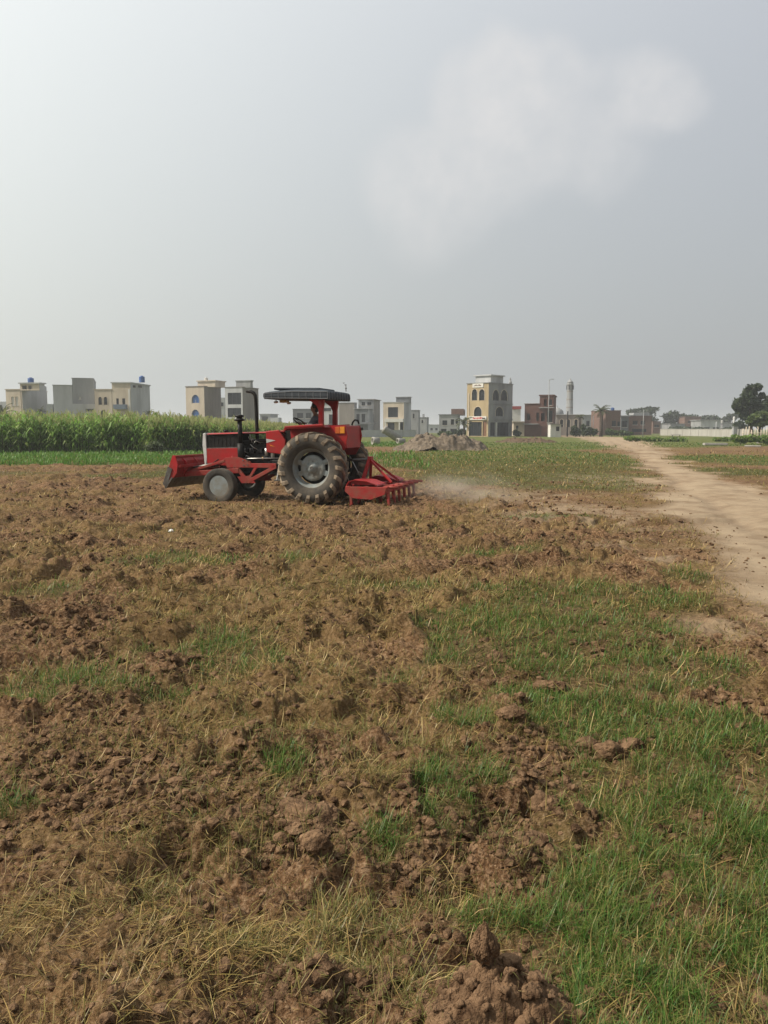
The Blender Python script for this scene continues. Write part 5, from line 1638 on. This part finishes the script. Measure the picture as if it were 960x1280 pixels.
# walls
def longwall(name, label, pts, h_, mw, cat='wall', posts=True):
    """a wall along ground points (x, y)"""
    c = Vector((sum(p[0] for p in pts) / len(pts), sum(p[1] for p in pts) / len(pts), 0))
    o = empty(name, c, 0, label, cat)
    b, cp = MB(), MB()
    for (xa, ya), (xb, yb) in zip(pts, pts[1:]):
        za, zb = gz(xa, ya) - .2, gz(xb, yb) - .2
        n = max(1, int(math.hypot(xb - xa, yb - ya) / 3))
        b.bar((xa - c.x, ya - c.y, za + h_ / 2), (xb - c.x, yb - c.y, zb + h_ / 2), .23, h_)
        cp.bar((xa - c.x, ya - c.y, za + h_ + .04), (xb - c.x, yb - c.y, zb + h_ + .04), .31, .075)
    b.build('wall_panel', mw, o); cp.build('coping', mw, o)
    if posts:
        for (xa, ya), (xb, yb) in zip(pts, pts[1:]):
            n = max(2, int(math.hypot(xb - xa, yb - ya) / 3.4))
            for k in range(n):
                f = k / n; x_, y_ = xa + (xb - xa) * f, ya + (yb - ya) * f
                MB().box((x_ - c.x, y_ - c.y, gz(x_, y_) - .2 + h_ / 2 + .03), (.34, .38, h_ + .14)).build('pillar', mw, o)
    return o


a = at(442, 545, 150); b_ = at(520, 545, 158)
longwall('boundary_wall', 'low pale grey boundary wall behind the tractor in front of the grey houses', [(a.x, 150), (b_.x, 158)], 1.5, M_LGREY)
a = at(826, 546, 190); m1 = at(884, 546, 168); b_ = at(938, 546, 140)
longwall('boundary_wall', 'long cream white boundary wall stretching to the large tree at right', [(a.x, 190), (m1.x, 168), (b_.x, 140)], 1.7, M_CREAMW)
gpst = at(918, 546, 146)
b = MB().box((0, 0, .98), (.75, .75, 1.96), bevel=.03).box((0, 0, 2.0), (.9, .9, .12), bevel=.02)
o = b.build('gate_pillar', M_MGREY); o.location = (gpst.x, 146, gz(gpst.x, 146) - .05); tag(o, 'dark gate pillar standing against the long cream white wall', 'pillar')

# poles
def pole(px, ytop, Y, r, label, mt, extra=None, name='utility_pole'):
    p = at(px, 545, Y); zt_ = at(px, ytop, Y).z
    z_ = gz(p.x, Y) - .2
    b = MB().tube([(0, 0, 0), (0, 0, (zt_ - z_))], [r, r * .7], 10)
    H_ = zt_ - z_
    if extra == 'lamp': b.tube([(0, 0, H_ - .3), (.25, 0, H_ + .05), (.6, 0, H_ + .1)], .05, 8).box((.7, 0, H_ + .08), (.5, .2, .12), bevel=.03)
    if extra == 'arm': b.bar((-.9, 0, H_ - .5), (.9, 0, H_ - .5), .1, .12); b.tube([(-.7, 0, H_ - .44), (-.7, 0, H_ - .2)], .05, 6); b.tube([(.7, 0, H_ - .44), (.7, 0, H_ - .2)], .05, 6)
    o = b.build(name, mt); o.location = (p.x, Y, z_)
    return tag(o, label, 'pole')


pole(685, 474.5, 154, .10, 'tall thin steel lamp pole rising in front of the red brick shell', M_MGREY, 'lamp', 'lamp_pole')
pole(709, 514, 165, .16, 'stout dark wooden pole right of the white kiosk', M_FRAME)
pole(724, 519, 170, .12, 'thin dark pole in front of the mosque wall below the minaret', M_FRAME)
pole(803.5, 512, 150, .09, 'thin grey electric pole with a crossarm in front of the wide grey house', M_MGREY, 'arm')
pole(741, 520, 190, .10, 'pale thin pole in front of the grey green house left of the palm', M_LGREY)
pole(894.5, 527, 170, .08, 'short thin pale pole behind the long cream white wall', M_LGREY)

# fence of pale stakes by the large tree
p = at(945, 548, 112)
fe = empty('stake_fence', (p.x, 112, 0), 0, 'fence of uneven pale stakes under the large tree at the right edge', 'fence')
rs = random.Random(9)
for k, px_ in enumerate([928.5, 932, 936, 939.5, 943.5, 947, 951, 955, 958.5, 963, 967, 971, 976]):
    Yk = 112 + (k % 3) * .5
    q = at(px_, 548, Yk); zt_ = at(px_, 534 + rs.random() * 4 - (1 if k % 3 else 0), Yk).z
    z_ = gz(q.x, Yk) - .25
    MB().tube([(q.x - p.x, Yk - 112, z_), (q.x - p.x + .1 * (rs.random() - .5), Yk - 112 + .02, zt_)], [.085, .06], 8).build('stake', M_CREAM, fe)
q0, q1 = at(927, 542, 111.8), at(978, 542, 111.8)
MB().tube([(q0.x - p.x, -.12, 1.0), (q1.x - p.x, -.12, 1.05)], .04, 6).build('rail', M_CREAM, fe)

# concrete pieces lying about
def slab(px, py, size, rz, label, tilt=0.0, roll=0.0, lift=0.0):
    p = gp(px, py)
    b = MB().box((0, 0, 0), size, bevel=.03)
    o = b.build('concrete_slab', M_CONC); o.location = (p.x, p.y, gz(p.x, p.y) + size[2] / 2 + lift - .02); o.rotation_euler = (tilt, roll, rz)
    return tag(o, label, 'slab', 'concrete pieces lying in the grass')


slab(894, 557, (2.2, .6, .22), R(-4), 'long grey concrete slab lying in the grass before the long cream wall', lift=.08)
slab(941, 558.5, (1.35, .5, .12), R(-28), 'flat pale concrete slab lying askew at the right edge of the grass', lift=.04)
slab(955, 555.5, (1.9, .35, .18), R(24), 'narrow concrete beam propped behind the flat pale slab at the right edge', roll=-.12, lift=.22)


def pipe(px, py, r, L, rz, label, roll=0.0, lift=0.0):
    p = gp(px, py)
    b = MB().lathe([(r, -L / 2), (r * 1.12, -L / 2 + .02), (r * 1.12, -L / 2 + .25), (r, -L / 2 + .3), (r, L / 2), (r * .8, L / 2), (r * .8, -L / 2), (r, -L / 2)], 'X', n=28, cap=False)
    o = b.build('concrete_pipe', M_CONC); o.location = (p.x, p.y, gz(p.x, p.y) + r * 1.1 + lift); o.rotation_euler = (0, roll, rz)
    return tag(o, label, 'pipe', 'concrete pieces lying in the grass')


pipe(469.5, 556, .36, .75, R(20), 'short pale concrete pipe lying on its side behind the rear tyre')
pipe(490, 554, .42, 2.3, R(-12), 'long concrete pipe propped up at a slant left of the soil heap', R(33), .50)
pipe(501, 555, .28, .9, R(30), 'small pale concrete pipe lying against the left end of the soil heap')

# heaps of dug soil
def heap(name, px, py, w_, d_, h_, label, mt, seed, n=110):
    p = gp(px, py)
    gx, gy = np.meshgrid(np.linspace(-1, 1, n), np.linspace(-1, 1, n))
    x, y = gx.ravel() * w_ / 2 * 1.1, gy.ravel() * d_ / 2 * 1.1
    r = np.hypot(gx.ravel(), gy.ravel())
    hh = ss(1.12 - r + (fbm(x, y, 1.4, 3, seed) - .5) * .5, 0, .75)
    z = h_ * hh * (.7 + .6 * fbm(x, y, 1.3, 3, seed + 3)) + hh ** .5 * (fbm(x, y, .35, 4, seed + 5) - .5) * .75 * h_ + clods(x, y, .45, .7, seed + 9) * .7 * hh ** .5
    z = z - .06 + (hh < .01) * -.15
    z += ground_z(x + p.x, y + p.y, False) - gz(p.x, p.y)
    i = (np.arange(n - 1)[:, None] * n + np.arange(n - 1)[None]).ravel()
    o = link(name, npmesh(name, np.stack([x, y, z], 1), np.stack([i, i + 1, i + n + 1, i + n], 1), None, True), mt)
    o.location = (p.x, p.y, gz(p.x, p.y))
    return tag(o, label, 'heap', 'heaps of dug soil')


M_HEAP = mat('dry_heap_soil', (.18, .142, .105), (.082, .064, .047), 3.5, .95, 0, .8, 14)
M_HEAP2 = mat('brown_heap_soil', (.115, .075, .045), (.075, .05, .03), 2.2, .95, 0, .8, 14)
heap('soil_heap', 551, 563, 6.6, 5.0, .98, 'broad heap of dry brown soil behind the cultivator at centre', M_HEAP, 501)
heap('soil_heap', 656, 553, 7.0, 7.0, .45, 'low brown soil heap in the grass below the red brick shell', M_HEAP2, 521)
heap('soil_heap', 575, 556, 4.6, 5.0, .62, 'lower shoulder of dry soil at the right end of the broad heap', M_HEAP, 541)
# scraps
M_SCRAP = mat('white_scrap', (.72, .72, .70), (.6, .6, .58), 8, .5)
for px_, py_, lab in ((214, 669, 'small white scrap of plastic on the soil below the front tyre'), (128, 686, 'white scrap of plastic half under a dark clod at left')):
    p = gp(px_, py_)
    V, F = lump(3, int(px_), .6)
    o = link('plastic_scrap', npmesh('plastic_scrap', V * np.array([.075, .055, .05]), F), M_SCRAP); o.location = (p.x, p.y, gz(p.x, p.y, True) + .03); tag(o, lab, 'scrap')
# low dark frame before the white wall
p = gp(845, 547); p = at(845, 546, 125)
cf = empty('metal_frame', (p.x, 125, gz(p.x, 125)), R(8), 'low dark metal frame like a bench before the long cream wall', 'frame')
for s in (-1, 1): MB().bar((s * .62, 0, 0), (s * .62, 0, .62), .07, .07).build('leg', M_FRAME, cf)
MB().bar((-.8, 0, .64), (.8, 0, .64), .35, .06).build('top', M_FRAME, cf)
MB().bar((-.62, 0, .3), (.62, 0, .3), .05, .05).build('rail', M_FRAME, cf)

# ------------------------------------------------------------------ trees and crops
M_LEAF = attrmat('tree_leaf', .6, .25)
M_CROP = attrmat('crop_leaf', .6, .5)
M_BARK = mat('tree_bark', (.10, .075, .055), (.06, .045, .035), 6, .95, 0, .6, 20, (1, 1, .3))


def leaves(lobes, n, size, cols, seed, droop=.0):
    """leaf sprigs filling a few uneven lobes: ((x,y,z), (rx,ry,rz), weight)"""
    rs = np.random.default_rng(seed)
    wts = np.array([l[2] for l in lobes], float); wts /= wts.sum()
    k = rs.choice(len(lobes), n, p=wts)
    c = np.array([l[0] for l in lobes])[k]; rad = np.array([l[1] for l in lobes])[k]
    d = rs.normal(size=(n, 3)); d /= np.linalg.norm(d, axis=1)[:, None]
    rr = rs.random(n) ** .42
    # sprigs gather in clumps on the lobe surface
    cl = rs.normal(size=(n, 3)) * .10
    P = c + rad * (d * rr[:, None] * (1 + .22 * np.sin(d @ np.array([5.1, 3.7, 4.3]) * 2 + seed)[:, None]) + cl)
    a = rs.normal(size=(n, 3)) + d * .8; a /= np.linalg.norm(a, axis=1)[:, None]
    b = np.cross(a, rs.normal(size=(n, 3))); b /= np.linalg.norm(b, axis=1)[:, None] + 1e-9
    s = size * (.5 + rs.random((n, 1)))
    V = np.stack([P - b * s * .45, P + a * s * .55 - b * s * .12, P + b * s * .45 + a * s * .1, P - a * s * .5], 1)
    F = (np.arange(n)[:, None] * 4 + np.array([0, 1, 2, 3])[None])
    cc = np.array(cols)
    t = cc[rs.integers(0, len(cc), n)] * (.7 + .6 * rs.random((n, 1)))
    T = np.repeat(t, 4, 0)
    return V.reshape(-1, 3), F, T


def tree(name, px, ybase, Y, lobes_px, label, cols, seed, n=4000, size=.3, trunk=.2, cat='tree', group=None, split=.45):
    """lobes_px: (px, py, half width px, half height px) at the tree's distance"""
    p = at(px, ybase, Y); z0 = gz(p.x, Y) - .1
    o = empty(name, (p.x, Y, z0), 0, label, cat, group)
    lb = []
    rs = random.Random(seed)
    for (lx, ly, hw, hh) in lobes_px:
        q = at(lx, ly, Y); k = Y / 960
        lb.append(((q.x - p.x, (rs.random() - .5) * hw * k * .8, q.z - z0), (hw * k, hw * k * .9, hh * k), hw * hw * hh))
    V, F, T = leaves(lb, n, size, cols, seed)
    link('crown', npmesh('crown', V, F, T), M_CROP if cat == 'weeds' else M_LEAF, o)
    zc = min(l[0][2] - l[1][2] * .4 for l in lb)
    top = max(l[0][2] for l in lb)
    b = MB()
    fz = max(.3, zc * split + .2)
    b.tube([(0, 0, -.1), (.05, .02, fz * .5), (0.0, 0, fz)], [trunk * 1.25, trunk, trunk * .85], 10)
    for l in lb:
        e = Vector(l[0]); m_ = Vector((e.x * .45, e.y * .45, fz + (e.z - fz) * .55))
        b.tube([(0, 0, fz - .1), m_, e], [trunk * .62, trunk * .4, trunk * .12], 7)
    b.build('trunk', M_BARK, o)
    return o


DARK = [(.030, .050, .020), (.040, .062, .024), (.022, .040, .018), (.055, .075, .03)]
MIDG = [(.05, .085, .025), (.065, .105, .03), (.04, .065, .022), (.09, .12, .04)]
BRI = [(.075, .12, .03), (.10, .145, .04), (.06, .09, .025), (.13, .16, .05)]
WEED = [(.15, .24, .05), (.19, .29, .065), (.12, .19, .045), (.25, .29, .10)]
GT = 'trees standing among the far houses'
tree('leafy_tree', 938, 548, 128, [(934, 498, 8, 9), (926, 507, 8, 8), (942, 507, 9, 10), (938, 489, 7, 7), (947, 484, 5, 4), (952, 495, 4, 4), (930, 519, 5, 7), (942, 520, 7, 7), (921, 506, 4, 5)],
     'large dark tree with a ragged crown at the right edge', DARK, 1, 9000, .42, .38, group=GT)
tree('leafy_tree', 966, 548, 131, [(962, 508, 9, 9), (972, 500, 10, 10), (968, 518, 9, 8), (955, 513, 5, 7)], 'dark tree cut by the right edge, touching the large ragged tree', DARK, 2, 6000, .42, .36, group=GT)
tree('leafy_tree', 950, 548, 118, [(944, 522, 8, 4), (952, 519, 8, 4.5), (961, 523, 9, 5), (938, 527, 5, 3), (950, 529, 10, 4)], 'low bright green bushy tree behind the pale stake fence', BRI, 3, 5200, .32, .18, group=GT)
tree('leafy_tree', 926, 545, 170, [(923, 532, 6, 5), (928, 536, 6, 5), (918, 537, 4, 3)], 'dark undergrowth tree at the foot of the large ragged tree', DARK, 4, 2200, .4, .2, group=GT)
for k, (px, Y, lobes, lab) in enumerate([
    (838, 300, [(834, 521, 6, 5), (842, 519, 8, 5), (851, 522, 8, 5), (838, 530, 9, 7)], 'wide hazy tree with flat top in the middle of the far right tree line'),
    (862, 305, [(858, 524, 7, 5), (866, 523, 7, 4), (862, 532, 9, 6)], 'hazy dark tree in front of the brownish hazy block of flats'),
    (800, 310, [(795, 517, 6, 5), (788, 516, 5, 4), (800, 514, 5, 4)], 'hazy grey tree showing above the wide plain grey house'),
    (815, 300, [(812, 513, 8, 4), (820, 511, 5, 2.5), (808, 519, 7, 6), (815, 528, 6, 8)], 'hazy tree with umbrella crown at the right end of the house row'),
    (826, 305, [(824, 535, 6, 4), (832, 534, 6, 4)], 'small low hazy tree right of the umbrella crowned tree'),
    (888, 320, [(882, 523, 7, 3), (891, 523, 8, 3.5), (897, 526, 6, 4)], 'hazy tree rising behind the pale house with dark ground floor'),
    (912, 320, [(908, 524, 5, 3), (915, 521, 6, 3.5), (921, 519, 5, 3)], 'hazy tree left of the large ragged tree, above the grey house'),
    (874, 250, [(872, 538, 7, 3.5), (880, 539, 7, 3)], 'low dark hazy bush behind the long cream white wall'),
    (849, 255, [(846, 538, 9, 4), (856, 538, 8, 4)], 'wide low dark hazy bush above the low metal frame'),
    (770, 300, [(768, 527, 6, 4), (775, 524, 6, 4), (782, 526, 5, 3)], 'hazy tree showing behind the small bluish house'),
    (905, 240, [(900, 540, 8, 3), (910, 539, 8, 3.5)], 'dark hazy hedge-like bush behind the long cream wall near its right end'),
    (541, 330, [(540, 536, 6, 4), (534, 535, 5, 3), (546, 537, 4, 4)], 'faint distant tree in the gap left of the low grey house'),
    (360, 330, [(357, 533, 6, 3), (350, 534, 6, 3)], 'faint distant tree behind the tractor hood'),
]):
    tree('leafy_tree', px, 545, Y, lobes, lab, DARK, 20 + k, 1800, .7, .3, group=GT)
for k, (px, Y, lobes, lab) in enumerate([
    (719, 158, [(718, 536, 4, 4), (722, 540, 4, 4), (716, 541, 3, 3)], 'dark round bush between the two dark poles near the mosque'),
    (729, 160, [(729, 534, 3, 3.5), (731, 540, 4, 4)], 'upright bush right of the thin dark pole near the mosque'),
    (738, 158, [(735, 540, 5, 3.5), (742, 540, 5, 3.5), (738, 537, 3, 3)], 'wide low bush left of the tall palm'),
    (764, 158, [(762, 540, 5, 3.5), (769, 541, 4, 3)], 'low bush in front of the brick house right of the palm'),
    (574, 160, [(572, 541, 5, 3), (578, 540, 4, 4)], 'low bush at the left foot of the tall corner house'),
    (555, 165, [(553, 542, 5, 2.5), (560, 542, 5, 2.5)], 'low bush in front of the low grey house with brick roof room'),
    (645, 160, [(644, 541, 3, 3), (648, 542, 3, 2.5)], 'small bush at the right foot of the tall corner house'),
    (779, 160, [(778, 541, 5, 2.5), (786, 542, 5, 2)], 'flat low bush in front of the small bluish house'),
]):
    tree('bush', px, 546, Y, lobes, lab, MIDG if k % 2 else DARK, 60 + k, 900, .34, .07, 'bush', 'bushes at the foot of the far houses', .25)
for k, (px, py, lobes, lab) in enumerate([
    (790, 552, [(787, 548, 7, 2.5), (796, 549, 6, 2)], 'low green weeds on the left bank where the track bends'),
    (815, 552, [(810, 549, 7, 2.5), (820, 549, 7, 2.5)], 'spreading weeds in front of the thin electric pole'),
    (845, 552, [(838, 550, 8, 3), (850, 550, 8, 3)], 'olive weeds heaped before the low dark metal frame'),
    (925, 556, [(920, 548, 6, 4), (930, 549, 7, 4), (938, 548, 6, 4)], 'tall green weeds right of the dark gate pillar'),
    (957, 556, [(952, 549, 7, 4), (962, 549, 8, 4)], 'tall weeds below the pale stake fence at the right edge'),
    (905, 552, [(898, 549, 7, 2), (909, 549, 6, 2.2)], 'low weeds behind the long grey concrete slab'),
]):
    g_ = gp(px, py)
    tree('weed_clump', px, py, min(g_.y, 105), lobes, lab, WEED, 80 + k, 1100, .24, .03, 'weeds', 'clumps of weeds on the right bank', .2)
g_ = gp(194, 562)
tree('bush', 194, 562, 48, [(190, 559, 8, 4), (199, 559.5, 6, 3.5), (194, 556, 7, 4)], 'pale rounded bush at the foot of the tall crop left of the blade', [(.11, .14, .07), (.14, .165, .09), (.09, .12, .05)], 97, 2600, .10, .03, 'bush', None, .2)


def palm(px, ytop, Y, label, nf=17, fl=2.2, seed=1, trunk=.16, ybase=545):
    p = at(px, ybase, Y); z0 = gz(p.x, Y) - .1; H_ = at(px, ytop, Y).z - z0
    o = empty('palm_tree', (p.x, Y, z0), 0, label, 'palm', 'palms among the far houses')
    hub = H_ - fl * .35
    rs = np.random.default_rng(seed)
    b = MB().tube([(0, 0, -.1), (.06, 0, hub * .5), (0, 0, hub)], [trunk * 1.2, trunk, trunk * .95], 10)
    for k in range(14): b.lathe([(trunk * .9, hub * k / 14), (trunk * 1.22, hub * (k + .6) / 14), (trunk * .9, hub * (k + .8) / 14)], 'Z', n=9, cap=False)
    b.build('trunk', M_BARK, o)
    Vs, Fs, Ts = [], [], []
    k0 = 0
    for i in range(nf):
        az = i * 2.4 + rs.random() * .4; e0 = R(75 - 85 * (i / nf)) + rs.normal() * .12; L = fl * (.8 + .35 * rs.random())
        pos = np.array([0, 0, hub]); pts = []
        for j in range(9):
            e = e0 - 1.5 * (j / 8) ** 1.5
            pts.append((pos.copy(), e)); pos = pos + np.array([math.cos(az) * math.cos(e), math.sin(az) * math.cos(e), math.sin(e)]) * L / 8
        side = np.array([-math.sin(az), math.cos(az), 0])
        for j in range(1, 9):
            for q in range(3):
                f = q / 3
                P = pts[j - 1][0] * (1 - f) + pts[j][0] * f
                t_ = pts[j][0] - pts[j - 1][0]; t_ = t_ / np.linalg.norm(t_)
                ll = L * .26 * math.sin(math.pi * min(1, (j + f) / 9.2)) ** .6 + .05
                for s in (-1, 1):
                    tip = P + (side * s * .8 + t_ * .6 + np.array([0, 0, -.35])) * ll
                    wv_ = t_ * .045
                    Vs += [P - wv_, P + wv_, tip]; Fs.append([k0, k0 + 1, k0 + 2]); k0 += 3
                    c = np.array([(.045, .065, .025), (.07, .085, .035), (.10, .10, .05)][rs.integers(0, 3)]); Ts += [c] * 3
    link('crown', npmesh('crown', np.array(Vs), np.array(Fs), np.array(Ts)), M_LEAF, o)
    return o


palm(751, 509, 162, 'tall palm with a shaggy head and thick dark trunk right of the mosque', 20, 2.3, 3, .34)
palm(580, 524, 152, 'small palm in front of the left corner of the yellow front', 18, 2.3, 5, .2)
palm(5, 511, 110, 'palm head showing above the crop at the left edge', 18, 2.2, 7, .2, 560)
palm(187, 515, 140, 'small dark palm at the right foot of the cream house with arches', 14, 1.4, 9, .18)
palm(52, 511, 140, 'small dark palm head in front of the left pale grey wall', 12, 1.3, 11, .18)
palm(724.5, 519, 168, 'small palm with a sparse head under the minaret', 12, 1.3, 13, .13)

# ---- the standing crop: tall maize at left, thinner fodder to its right
def plants(X, Y, Hh, seed, cols, tassel):
    rs = np.random.default_rng(seed)
    n = len(X)
    Z = ground_z(X, Y, False)
    Vs, Fs, Ts = [], [], []
    k0 = 0
    NLF = 12
    # stalks
    w_ = .018 + .00025 * Y
    ang = rs.random(n) * 3.14
    dx, dy = np.cos(ang) * w_, np.sin(ang) * w_
    lean = rs.normal(0, .05, (n, 2)) * Hh[:, None]
    S = np.zeros((n, 4, 3)); S[:, 0] = np.stack([X - dx, Y - dy, Z], 1); S[:, 1] = np.stack([X + dx, Y + dy, Z], 1)
    S[:, 2] = np.stack([X + dx * .4 + lean[:, 0], Y + dy * .4 + lean[:, 1], Z + Hh], 1); S[:, 3] = np.stack([X - dx * .4 + lean[:, 0], Y - dy * .4 + lean[:, 1], Z + Hh], 1)
    Vs.append(S.reshape(-1, 3)); Fs.append(np.arange(n)[:, None] * 4 + np.arange(4)[None]); k0 = n * 4
    Ts.append(np.repeat(np.array([[.10, .12, .04]]) * (.7 + .6 * rs.random((n, 1))), 4, 0))
    c = np.array(cols)
    for k in range(NLF):
        f = .12 + .86 * (k + rs.random(n) * .6) / NLF
        az = rs.random(n) * 6.283; L = (.55 + .35 * rs.random(n)) * (1.15 - .5 * np.abs(f - .5)) * Hh / 2.4
        bx, by, bz = X + lean[:, 0] * f, Y + lean[:, 1] * f, Z + Hh * f
        wd = .036 + .0003 * Y
        sx, sy = -np.sin(az) * wd, np.cos(az) * wd
        ex, ey = np.cos(az), np.sin(az)
        p0 = (bx, by, bz); p1 = (bx + ex * L * .45, by + ey * L * .45, bz + L * .42); p2 = (bx + ex * L * .9, by + ey * L * .9, bz + L * (.30 - .45 * rs.random(n)))
        Q = np.zeros((n, 6, 3))
        Q[:, 0] = np.stack([p0[0] - sx * .4, p0[1] - sy * .4, p0[2]], 1); Q[:, 1] = np.stack([p0[0] + sx * .4, p0[1] + sy * .4, p0[2]], 1)
        Q[:, 2] = np.stack([p1[0] + sx, p1[1] + sy, p1[2]], 1); Q[:, 3] = np.stack([p1[0] - sx, p1[1] - sy, p1[2]], 1)
        Q[:, 4] = np.stack([p2[0] + sx * .2, p2[1] + sy * .2, p2[2]], 1); Q[:, 5] = np.stack([p2[0] - sx * .2, p2[1] - sy * .2, p2[2]], 1)
        b0 = k0 + np.arange(n)[:, None] * 6
        Fs.append(b0 + np.array([[0, 1, 2, 3]])); Fs.append(b0 + np.array([[3, 2, 4, 5]])); k0 += n * 6
        Vs.append(Q.reshape(-1, 3))
        tt = c[rs.integers(0, len(c), n)] * (.7 + .6 * rs.random((n, 1)))
        Ts.append(np.repeat(tt, 6, 0))
    for k in range(tassel):
        az = rs.random(n) * 6.283; L = .22 + .2 * rs.random(n); e = .25 + .4 * rs.random(n)
        bx, by, bz = X + lean[:, 0], Y + lean[:, 1], Z + Hh
        wd = .010 + .00028 * Y
        Q = np.zeros((n, 4, 3))
        tx, ty, tz = bx + np.cos(az) * e * L, by + np.sin(az) * e * L, bz + L
        Q[:, 0] = np.stack([bx - wd, by, bz - .1], 1); Q[:, 1] = np.stack([bx + wd, by, bz - .1], 1); Q[:, 2] = np.stack([tx + wd, ty, tz], 1); Q[:, 3] = np.stack([tx - wd, ty, tz], 1)
        Fs.append(k0 + np.arange(n)[:, None] * 4 + np.arange(4)[None]); k0 += n * 4
        Vs.append(Q.reshape(-1, 3))
        Ts.append(np.repeat(np.array([[.42, .42, .18]]) * (.7 + .6 * rs.random((n, 1))), 4, 0))
    return np.vstack(Vs), np.vstack(Fs), np.vstack(Ts)


def rows(x0, x1, yf, depth, nfront, nback, seed):
    """front edge at yf(x); dense in the first metres, thinner behind"""
    rs = np.random.default_rng(seed)
    x = x0 + (x1 - x0) * rs.random(nfront + nback)
    d = np.concatenate([rs.random(nfront) * 3.5, 3.5 + (depth - 3.5) * rs.random(nback)])
    return x, yf(x) + d


CROP = [(.16, .29, .05), (.21, .35, .065), (.13, .24, .04), (.30, .40, .12)]
X, Y = rows(-62, -13.5, lambda x: 49.5 + .12 * (x + 30), 42, 1700, 2600, 5)
H_ = (1.75 + .75 * np.random.default_rng(3).random(len(X))) * (.82 + .36 * fbm(X, Y, 5.0, 4, 77))
o = link('maize_crop', npmesh('maize_crop', *plants(X, Y, H_, 7, CROP, 2)), M_CROP)
tag(o, 'tall green maize crop with pale tassels standing at the left edge', None, None, 'stuff')
X, Y = rows(-15.5, -3.5, lambda x: 50.5 + .9 * (x + 15), 32, 900, 1500, 15)
H_ = (1.45 + .6 * np.random.default_rng(4).random(len(X))) * (.85 + .3 * fbm(X, Y, 4.0, 3, 79)) * (1.08 - .03 * (X + 15))
o = link('fodder_crop', npmesh('fodder_crop', *plants(X, Y, H_, 8, [(.16, .26, .05), (.20, .30, .065), (.13, .22, .045), (.28, .33, .10)], 2)), M_CROP)
tag(o, 'light green fodder crop standing right of the maize, behind the tractor', None, None, 'stuff')
# grass bank along the crop: long blades, one mass
N = 60000
x = -62 + 64 * rng.random(N); y = 31 + 60 * rng.random(N) ** 1.5
tr, g, till, st = masks(x, y)
keep = rng.random(N) < g * np.where(x > -9, .35, 1)
x, y = x[keep], y[keep]; r = np.hypot(x, y); n = len(x)
c0 = pick([(.06, .145, .018), (.075, .17, .024), (.055, .12, .017)], n); c1 = pick([(.10, .24, .03), (.13, .26, .04), (.18, .27, .06)], n)
V, F, T = blades(x, y, ground_z(x, y, False) - .02, (.16 + .22 * rng.random(n)), .0011 * r * (.7 + .6 * rng.random(n)), rng.random(n) * 6.283, np.abs(rng.normal(.2, .25, n)), np.abs(rng.normal(.25, .2, n)), c0, c1)
o = link('bank_grass', npmesh('bank_grass', V, F, T), M_BLADE)
tag(o, 'bright green grass strip along the foot of the crop', None, None, 'stuff')
